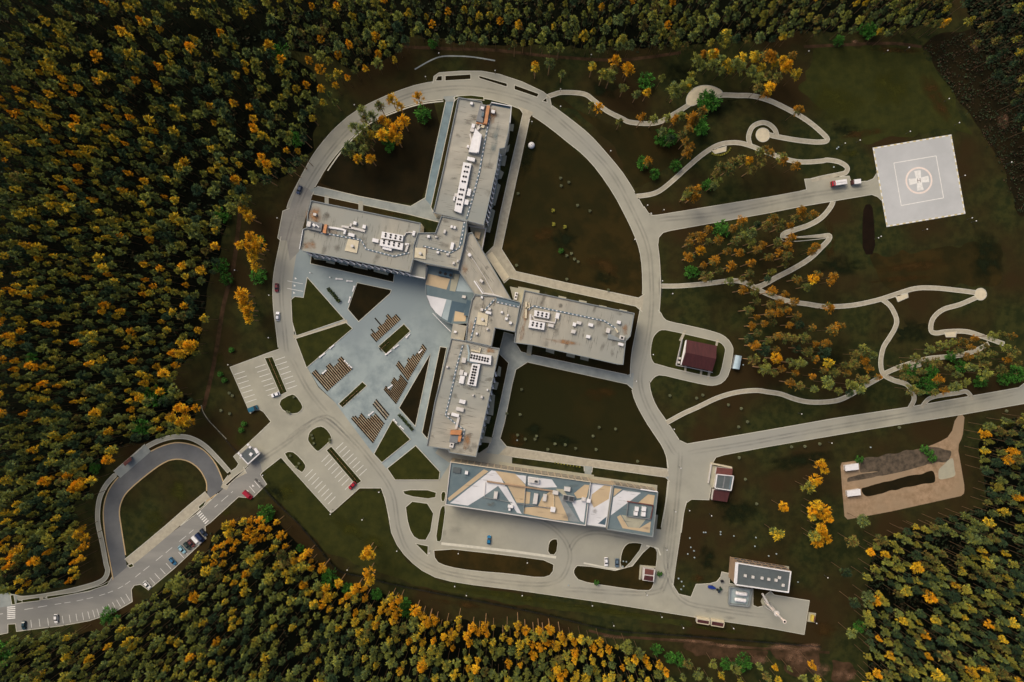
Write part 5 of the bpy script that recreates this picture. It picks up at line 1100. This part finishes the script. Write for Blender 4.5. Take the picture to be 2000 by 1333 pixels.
def crown(pal, seed, broad=False):
    r = np.random.RandomState(seed); nl = 32 if not broad else 26
    cols = np.array(PAL[pal]); Vs=[]; Cs=[]
    R0 = r.uniform(1.9,2.6) if not broad else 3.2; Hc = r.uniform(4.6,6.6) if not broad else 5.0; base = 17.6-Hc if not broad else 1.0
    ax = r.uniform(0,6.28); k0 = r.randint(len(cols))
    for k in range(nl):
        t = (k+.5)/nl; a = k*2.4+r.uniform(-.35,.35)
        env = math.sqrt(max(0.03,1-(2*t-1.0+0.12)**2)) if broad else (0.55+0.45*math.sin(math.pi*min(1,t*1.5+.1)))*(1.08-t)**0.75
        rr = R0*env*(r.uniform(.50,.92) if k%3 else r.uniform(.05,.45))
        c0 = np.array([rr*math.cos(a), rr*math.sin(a), base+Hc*t*0.9+r.uniform(-.2,.2)])
        n = 24
        d = r.normal(size=(n,3)); d /= np.linalg.norm(d,axis=1)[:,None]; c = c0+d*(r.rand(n,1)**.5)*(0.60 if not broad else .95)
        out = c-np.array([0,0,base+Hc*.30]); out /= np.linalg.norm(out,axis=1)[:,None]+1e-6
        u = out+0.45*r.normal(size=(n,3)); u /= np.linalg.norm(u,axis=1)[:,None]
        w = np.cross(u, r.normal(size=(n,3))); w /= np.linalg.norm(w,axis=1)[:,None]
        s = (0.30+0.34*r.rand(n))[:,None]*(1 if not broad else 1.1); ww = 0.105*(1 if not broad else 1.8)
        V = np.stack([c-w*ww*.6, c+u*s-w*ww*.8, c+u*s*1.3+w*ww*.3, c+w*ww],1).reshape(-1,3)
        # leaf colour, painted sun tones included, changes by crown sector, not by height
        sec = int(((a-ax)%6.283)/6.283*3); ci = (k0+sec+(r.randint(2) if r.rand()<.35 else 0))%len(cols)
        cc = np.where(r.rand(n,1)<.38, cols[r.randint(len(cols),size=n)], cols[ci][None,:]); C = np.repeat(cc*(0.65+0.6*r.rand(n))[:,None],4,0)
        Vs.append(V); Cs.append(C)
    return np.concatenate(Vs), np.concatenate(Cs)
NV = 6
CR = {}
for pi, k in enumerate(PAL):
    for v in range(NV): CR[(k,v)] = crown(k, 100*pi+v, broad=(k=='green'))
CRM = {k: mesh_from('crown_'+k[0], *a) for k, a in CR.items()}
def trunk_mesh(h, r0):
    b = MB(); b.cyl((0,0,0),r0,h*.55,M['bark'],6,r0*.75); b.cyl((0,0,h*.55),r0*.75,h*.45,M['bark'],6,r0*.25)
    for k in range(5):
        a = k*1.9; z = h*(.70+.05*k); b.tube((0,0,z),(1.3*math.cos(a),1.3*math.sin(a),z+.8),.06,M['bark'],4,.03)
    o = b.build('trunk_proto'); me = o.data; bpy.data.objects.remove(o); return me
TR = trunk_mesh(16.5, .20); TRB = trunk_mesh(4.5,.18)

trees = []   # px, py (crown as seen), palette, scale
WF=[1.25]
def add(x,y,pal,sc=None):
    if x>1190 and 200<y<800 and pal in ('orange','gold','straw') and random.random()<.88: pal='amber'
    if x>1300 and 90<y<200 and pal=='orange' and random.random()<.4: pal='amber'
    f = WF[0]*random.uniform(.85,1.1)
    if WF[0]<1.2:
        f = random.choice([.72,.8,.85,.9,.95,1.0,1.1,1.25])
        if x<330 and y>140 and y<900: f *= .88
        if x>1190 and 200<y<800: f = 1.0+random.random()*.4
        if y>1050 and pal=='olive' and random.random()<.25: pal='straw'
    trees.append((x,y,pal,sc if sc else random.uniform(.85,1.15),f))
for x,y,p in [(815,187,'orange'),(763,192,'orange'),(740,205,'brown'),(780,205,'orange'),(745,232,'orange'),(757,240,'orange'),(770,250,'orange'),(787,235,'orange'),(765,262,'orange'),(775,270,'orange'),(725,225,'sage'),(705,215,'olive'),(712,232,'brown'),(690,247,'olive'),(707,252,'olive'),(722,262,'gold'),(700,272,'olive'),(672,295,'sage'),(685,300,'olive'),(720,280,'brown'),(735,250,'sage'),(697,308,'orange'),(722,308,'orange'),(680,285,'sage'),(708,290,'olive'),(715,270,'brown'),(745,262,'orange'),
  (1045,125,'orange'),(1046,132,'gold'),(1074,122,'sage'),(1098,142,'olive'),(1158,128,'gold'),(1203,115,'orange'),(1226,128,'orange'),(1230,134,'orange'),(1179,141,'gold'),(1193,147,'olive'),(1199,133,'brown'),(1219,170,'olive'),(1245,182,'sage'),(1266,178,'orange'),(1171,207,'orange'),(1156,205,'brown'),(1212,237,'brown'),(1256,228,'gold'),(1278,233,'olive'),(1304,230,'olive'),(1320,232,'gold'),(1330,225,'olive'),(1295,255,'sage'),(1310,270,'dark'),(1267,315,'orange'),(1345,252,'orange'),(1350,240,'orange'),(1355,228,'orange'),(1340,275,'orange'),(1350,285,'orange'),(1335,262,'brown'),(1372,216,'orange'),(1345,295,'orange'),(1360,235,'gold'),
  (1352,145,'gold'),(1345,170,'gold'),(1350,160,'olive'),(1335,168,'olive'),(1318,172,'olive'),(1322,180,'sage'),(1375,105,'orange'),(1390,103,'gold'),(1397,103,'orange'),(1362,115,'olive'),(1371,125,'olive'),(1410,115,'olive'),(1390,122,'olive'),(1421,122,'gold'),(1438,120,'olive'),(1452,112,'gold'),(1475,108,'gold'),(1480,112,'orange'),(1500,105,'orange'),(1510,110,'orange'),(1530,115,'orange'),(1548,108,'orange'),(1540,125,'orange'),(1558,142,'gold'),(1535,132,'orange'),(1515,125,'gold'),(1490,130,'gold'),(1500,145,'brown'),(1485,150,'olive'),(1505,170,'orange'),(1470,135,'olive'),(1450,130,'olive'),(1430,135,'gold'),(1410,135,'olive'),(1495,182,'orange'),(1518,150,'brown'),(1483,170,'brown'),
  (1561,214,'orange'),(1495,290,'orange'),(1505,298,'orange'),(1485,298,'brown'),(1530,305,'brown'),(1557,322,'orange'),(1533,312,'orange'),(1450,310,'brown'),(1435,318,'brown'),(1465,312,'orange'),(1410,325,'brown'),(1400,340,'brown'),(1405,352,'olive'),(1395,362,'sage'),(1350,372,'orange'),(1362,372,'orange'),(1357,382,'orange'),(1345,380,'olive'),(1470,330,'brown'),(1425,330,'brown'),(1490,315,'brown'),
  (1386,447,'orange'),(1434,446,'orange'),(1352,462,'orange'),(1348,475,'orange'),(1370,462,'orange'),(1370,487,'orange'),(1407,468,'orange'),(1430,520,'orange'),(1440,470,'brown'),(1470,453,'sage'),(1491,478,'gold'),(1481,487,'orange'),(1512,425,'orange'),(1567,410,'orange'),(1570,422,'orange'),(1590,420,'orange'),(1555,425,'brown'),(1545,440,'orange'),(1530,435,'brown'),(1540,478,'orange'),(1548,465,'orange'),(1545,490,'orange'),(1595,482,'orange'),(1590,490,'orange'),(1525,445,'brown'),(1500,440,'brown'),(1540,500,'brown'),(1600,538,'gold'),(1593,545,'orange'),(1630,540,'orange'),(1625,550,'orange'),(1560,545,'gold'),(1577,560,'olive'),(1622,600,'orange'),(1637,640,'gold'),(1645,637,'orange'),(1628,645,'gold'),(1510,570,'gold'),(1535,575,'gold'),(1555,590,'orange'),(1540,605,'gold'),(1512,630,'brown'),(1545,635,'orange'),(1520,658,'orange'),(1535,660,'brown'),
  (487,462,'orange'),(497,470,'orange'),(484,480,'orange'),(493,490,'orange'),(467,478,'orange'),(500,480,'orange'),(490,500,'orange'),(497,520,'orange'),(503,540,'green'),(470,575,'orange'),(475,590,'orange'),(480,605,'orange'),(473,600,'orange'),(482,615,'orange'),(485,625,'orange'),(475,387,'gold'),(473,400,'brown'),(478,415,'orange'),(485,425,'orange'),(472,410,'orange'),
  (716,1080,'orange'),(722,1088,'orange'),(710,1088,'orange'),(717,1122,'orange'),(720,1137,'orange'),(350,690,'orange'),(367,682,'orange'),(365,675,'orange'),(315,730,'orange'),(310,765,'orange'),(345,798,'orange'),(355,800,'orange'),(360,815,'orange'),(350,825,'orange'),(365,825,'orange'),(330,815,'orange'),(205,900,'orange'),(215,880,'gold'),(148,945,'orange'),(155,950,'orange'),(140,955,'orange'),
  (1607,908,'orange'),(1612,920,'orange'),(1598,940,'orange'),(1592,945,'orange'),(1583,955,'gold'),(1533,993,'orange'),(1600,990,'orange'),(1590,1000,'orange'),(1615,1000,'orange'),(1605,1010,'orange'),(1620,1015,'orange'),(1588,1012,'gold'),(1610,1045,'orange'),(1618,1055,'orange'),(1595,1050,'gold'),(1600,1062,'orange'),(1522,1045,'gold'),(1515,1040,'olive'),(1608,1035,'orange'),(1984,884,'orange'),(1975,900,'orange')]: add(x,y,p)
for x,y,p in ((1395,1300,'olive'),(1345,1300,'brown'),(1365,1320,'olive'),(1440,1310,'olive'),(1500,1325,'brown'),(1225,1268,'olive'),(1250,1280,'olive'),(1690,1020,'sage'),(1668,1060,'brown'),(1655,1120,'dark'),(1672,1180,'dark'),(1665,1240,'olive'),(1950,905,'dark'),(1960,940,'olive'),(1940,965,'dark')): add(x,y,p)
for x,y,s in ((824,222,1.0),(1263,157,.95),(1382,190,1.1),(1390,198,1.2),(1376,200,1.0),(1367,238,1.0),(1370,250,1.0),(1255,318,.9),(1280,340,.8),(1320,322,.8),(1307,270,1.1),(1292,268,.9),(1383,360,.8),(1410,447,1.0),(643,1133,1.1),(678,1150,.8),(736,1162,.8),(790,1185,1.0),(792,1195,.9),(517,1002,1.1),(520,1010,.9),(1284,1270,.8),(1328,1290,.9),(1420,1298,.8),(1455,1296,1.0),(1310,1285,.7),(586,1072,.5),(1703,57,1.0),(1640,78,.7),(545,100,1.2),(575,270,1.1),(430,520,1.1),(431,420,1.0),(1352,530,.8),(183,915,.8),(275,835,1.1),(298,775,1.3),(60,700,.7),(845,85,.7),(750,262,.9),(760,285,.8),(505,470,.7),(440,545,.8),(0,1280,1.4),(210,1205,1.0),(1680,1225,.7),(1690,55,.8)): add(x,y,'green',s)
WF[0]=1.06
# natural scatter inside the forest outlines, kept apart from each other
from mathutils import noise
def scatter(poly, dist, palfn, keep=None, n=60000, seed=3):
    rnd = random.Random(seed); x0,y0,x1,y1 = bbox(poly); cell = {}; cnt = 0
    def near(x,y):
        i,j = int(x//dist),int(y//dist)
        for a in (-1,0,1):
            for b in (-1,0,1):
                for q in cell.get((i+a,j+b),()):
                    if (q[0]-x)**2+(q[1]-y)**2 < dist*dist: return True
        return False
    for x,y,*_q in trees: cell.setdefault((int(x//dist),int(y//dist)),[]).append((x,y))
    for _ in range(n):
        x,y = rnd.uniform(x0,x1), rnd.uniform(y0,y1)
        if near(x,y) or not inside(x,y,poly): continue
        if keep and not keep(x,y,rnd): continue
        cell.setdefault((int(x//dist),int(y//dist)),[]).append((x,y)); add(x,y,palfn(x,y,rnd), rnd.uniform(.75,1.15))
def pick(r, w):
    t = r.random()*sum(w.values())
    for k,v in w.items():
        t -= v
        if t <= 0: return k
    return k
def nz(x,y,s): return noise.noise(Vector((x/s,y/s,3.1)))
holes = [(200,38,22),(265,195,24),(272,208,26),(180,55,16),(205,165,20),(250,400,16),(245,510,24),(270,480,22),(160,425,14),(110,480,16),(200,310,10),(330,180,20),(10,540,20),(130,640,22),(300,620,14),(345,500,18),(190,740,16),(20,800,22),(330,660,16),(60,640,12),(480,60,30),(470,215,16),(410,90,16),(520,50,14),(80,150,10)]
def keep1(x,y,r):
    for a,b,c in holes:
        if (x-a)**2+(y-b)**2 < c*c: return False
    v = nz(x+500,y,34)
    if x < 340 and y > 150: return v > -0.34
    return v > -0.12 and r.random() < .22
def p1(x,y,r):
    v = nz(x,y,90); left = max(0, 1-x/420)
    return pick(r, {'orange':.08+.22*max(0,v)+.05*left,'gold':.20+.3*max(0,v)+.12*left,'straw':.16,'olive':.24,'sage':.24,'dark':.30,'brown':.04})
scatter(F1, 13.0, p1, keep1, 80000, 3)
scatter(F2, 15.5, lambda x,y,r: pick(r, {'orange':.04 if x>900 else .10,'straw':.12,'gold':.09,'olive':.38,'sage':.30,'dark':.06,'brown':.06 if x<1500 else .4}), lambda x,y,r: nz(x,y+300,34) > -0.25 and r.random() < .6, 30000, 4)
def p7(x,y,r):
    # distance below the northern edge of the south forest
    yy = np.interp(x, [-30,200,262,402,530,650,740,840,940,1050,1170,1290], [1262,1232,1188,1075,1010,1130,1155,1205,1220,1228,1255,1290]); d = y-yy
    if x > 400:
        if d < 38: return pick(r, {'orange':.72,'gold':.22,'olive':.06})  # sunlit north edge painted in orange and gold crowns
        if d < 95: return pick(r, {'orange':.22,'gold':.28,'olive':.3,'brown':.1,'sage':.1})
        return pick(r, {'orange':.03,'gold':.14,'olive':.45,'sage':.23,'dark':.15})
    return pick(r, {'orange':.02,'gold':.09,'olive':.72,'sage':.12,'brown':.05})
scatter(F7, 14, p7, lambda x,y,r: not (((x-560)**2+(y-1255)**2 < 26**2) or ((x-330)**2+(y-1225)**2 < 18**2)) and nz(x,y,30) > -0.22 and r.random() < .85, 40000, 5)
scatter(F6, 15, lambda x,y,r: pick(r, {'orange':.05,'gold':.11,'straw':.16,'olive':.20,'sage':.14,'dark':.30,'brown':.12}), lambda x,y,r: nz(x,y,40) > -0.2 and r.random() < (.7 if y>1000 else .12), 40000, 6)
scatter(F8, 24, lambda x,y,r: pick(r, {'dark':.6,'brown':.3,'gold':.1}), None, 4000, 7)
F4 = [(1335,470),(1400,440),(1500,420),(1560,430),(1530,540),(1480,555),(1600,620),(1640,700),(1700,680),(1725,730),(1690,770),(1560,765),(1500,740),(1460,690),(1470,620),(1440,590),(1440,555),(1400,545),(1340,530)]
scatter(F4, 17, lambda x,y,r: pick(r, {'orange':.24,'gold':.12,'straw':.10,'brown':.30,'olive':.14,'dark':.12}), lambda x,y,r: r.random() < .6 and nz(x,y,30) > -.3, 3000, 8)
F5 = [(1745,730),(1800,690),(1870,665),(1990,650),(1990,735),(1890,755),(1800,775)]
scatter(F5, 18, lambda x,y,r: pick(r, {'brown':.5,'orange':.16,'olive':.2,'green':.06,'gold':.08}), lambda x,y,r: r.random() < .6, 3000, 9)
scatter([(0,970),(140,985),(165,1050),(150,1130),(60,1140),(0,1140)], 15, lambda x,y,r: pick(r, {'orange':.62,'gold':.18,'brown':.2}), None, 3000, 10)
scatter([(560,120),(640,100),(690,130),(655,200),(612,215),(600,250),(590,300),(560,345),(530,320),(540,240)], 18, lambda x,y,r: pick(r, {'orange':.45,'gold':.25,'olive':.3}), None, 2500, 11)
scatter([(660,60),(790,70),(780,110),(745,130),(690,150),(670,100)], 18, lambda x,y,r: pick(r, {'orange':.55,'gold':.25,'olive':.2}), None, 1500, 12)
scatter([(1180,100),(1300,150),(1330,250),(1260,240),(1200,170)], 30, lambda x,y,r: pick(r, {'olive':.5,'brown':.3,'dark':.2}), lambda x,y,r: r.random() < .4, 500, 13)
scatter([(1310,1290),(1420,1300),(1600,1300),(1640,1365),(1300,1365)], 24, lambda x,y,r: pick(r, {'orange':.3,'gold':.3,'olive':.3,'dark':.1}), lambda x,y,r: r.random() < .35, 800, 14)
# the 300 nearest the picture's middle stand as trees of their own, everything farther out is the forest mass
trees.sort(key=lambda t: ((t[0]-1000)**2+(t[1]-666)**2) - (1e9 if t[2]=='green' else 0))
inview = [t for t in trees if -8 < t[0] < 2008 and -8 < t[1] < 1341]
ind = inview[:300]; rest = inview[300:]+[t for t in trees if not (-8 < t[0] < 2008 and -8 < t[1] < 1341)]
print('TREES', len(trees), 'in view', len(inview))
DESC = {'orange':'bright orange pine','gold':'half-golden pine','olive':'olive green pine','straw':'straw-tinted pine','amber':'dull amber pine','sage':'grey-green pine','dark':'dark green pine','brown':'brownish pine','green':'round bright green tree'}
rnd = random.Random(5)
def tpos(x,y,pal,sc): zc = (15.0 if pal!='green' else 4.0)*sc; return P(x,y,zc)
for x,y,pal,sc,wf in ind:
    p = tpos(x,y,pal,sc); t = thing('pine_tree' if pal!='green' else 'broadleaf_tree',(p.x,p.y,0),None,'tree','trees around the hospital',rnd.uniform(0,6.28))
    s2 = sc*wf; t.scale=(s2,s2,sc)
    o = bpy.data.objects.new('crown', CRM[(pal,rnd.randrange(NV))]); COL.objects.link(o); o.parent=t
    o = bpy.data.objects.new('trunk', TR if pal!='green' else TRB); COL.objects.link(o); o.parent=t
    items.append((t,x,y,DESC[pal]))
# forest mass: one object
Vs=[];Cs=[]; tv=np.array([v.co[:] for v in TR.vertices])
tb=MB()
for x,y,pal,sc,wf in rest:
    V,C = CR[(pal,rnd.randrange(NV))]; a=rnd.uniform(0,6.28); s2=sc*wf; p=tpos(x,y,pal,sc)
    R2=np.array([[math.cos(a)*s2,-math.sin(a)*s2,0],[math.sin(a)*s2,math.cos(a)*s2,0],[0,0,sc]])
    Vs.append(V@R2.T+np.array([p.x,p.y,0])); Cs.append(C*rnd.uniform(.7,1.15))
    hh = 16*sc if pal!='green' else 4
    for k in range(5):
        a0,a1=k*1.2566,(k+1)*1.2566; r0,r1=.13,.06
        q=[(p.x+r0*math.cos(a0),p.y+r0*math.sin(a0),0),(p.x+r0*math.cos(a1),p.y+r0*math.sin(a1),0),(p.x+r1*math.cos(a1),p.y+r1*math.sin(a1),hh),(p.x+r1*math.cos(a0),p.y+r1*math.sin(a0),hh)]
        Vs.append(np.array(q)); Cs.append(np.tile(np.array([[.11,.07,.038]]),(4,1)))  # bark colour darkened to paint in deep shade among the trunks
fo = bpy.data.objects.new('forest', mesh_from('forest', np.concatenate(Vs), np.concatenate(Cs))); COL.objects.link(fo)
tag(fo, 'dense mass of green and autumn-gold pines surrounding the hospital grounds', 'forest', kind='stuff')
# undergrowth
def ug(r, n):
    out=[]
    fs=[F1,F2,F6,F7,F8]; 
    while len(out)<n:
        f=fs[r.randint(5)]; x0,y0,x1,y1=bbox(f); x,y=r.uniform(x0,x1),r.uniform(y0,y1)
        if inside(x,y,f):
            p=P(x,y)
            for k in range(8): out.append((p.x+r.normal()*1.0,p.y+r.normal()*1.0,abs(r.normal())*0.8))
    return np.array(out[:n])
V,C = leafmesh('u',[(0.02,0.032,0.014),(0.014,0.02,0.009),(0.035,0.026,0.012)],26000,ug,0.5,11)
u = bpy.data.objects.new('undergrowth', mesh_from('undergrowth',V,C)); COL.objects.link(u); tag(u,'dark low scrub on the forest floor between the trunks','undergrowth',kind='stuff')
# rough scrub on the north-east slope
NE = [(1800,95),(1860,70),(2000,70),(2020,420),(1990,420),(1950,320),(1900,230)]
def ug2(r,n):
    out=[]
    while len(out)<n:
        x,y=r.uniform(1800,2020),r.uniform(70,420)
        if inside(x,y,NE):
            p=P(x,y)
            for k in range(7): out.append((p.x+r.normal()*.8,p.y+r.normal()*.8,abs(r.normal())*.8))
    return np.array(out[:n])
V,C = leafmesh('u',[(0.03,0.045,0.02),(0.02,0.03,0.014),(0.05,0.03,0.018)],3800,ug2,0.30,12)
u = bpy.data.objects.new('scrub', mesh_from('scrub',V,C)); COL.objects.link(u); tag(u,'rough dark scrub on the slope beyond the helipad','scrub',kind='stuff')
label_all(items)

# ------------------------------------------------------------------ light and camera
SUN_EL, SUN_AZ = R(46), R(-38)      # azimuth from +Y (up in the picture), negative = towards the left
w = bpy.data.worlds.new('World'); scene.world = w; w.use_nodes = True
nt = w.node_tree; sky = nt.nodes.new('ShaderNodeTexSky'); sky.sky_type='NISHITA'; sky.sun_disc=False; sky.sun_elevation=SUN_EL; sky.sun_rotation=SUN_AZ; sky.dust_density=7.0; sky.ozone_density=0.3
bg = nt.nodes['Background']; nt.links.new(sky.outputs['Color'], bg.inputs['Color']); bg.inputs['Strength'].default_value = 0.12
sl = bpy.data.lights.new('sun','SUN'); sl.energy=1.75; sl.angle=R(30); sl.color=(1.0,0.89,0.70)
so = bpy.data.objects.new('sun', sl); COL.objects.link(so)
d = Vector((math.sin(SUN_AZ)*math.cos(SUN_EL), math.cos(SUN_AZ)*math.cos(SUN_EL), math.sin(SUN_EL)))
so.rotation_euler = d.to_track_quat('Z','Y').to_euler(); so.location = d*400
cam = bpy.data.cameras.new('camera'); cam.lens=24; cam.sensor_width=36; cam.clip_start=1; cam.clip_end=5000
co = bpy.data.objects.new('camera', cam); COL.objects.link(co); co.location=(0,0,H); co.rotation_euler=(0,0,0)
scene.camera = co
scene.render.engine='CYCLES'
scene.view_settings.view_transform='Standard'; scene.view_settings.look='None'; scene.view_settings.gamma=1; scene.view_settings.exposure=-0.12
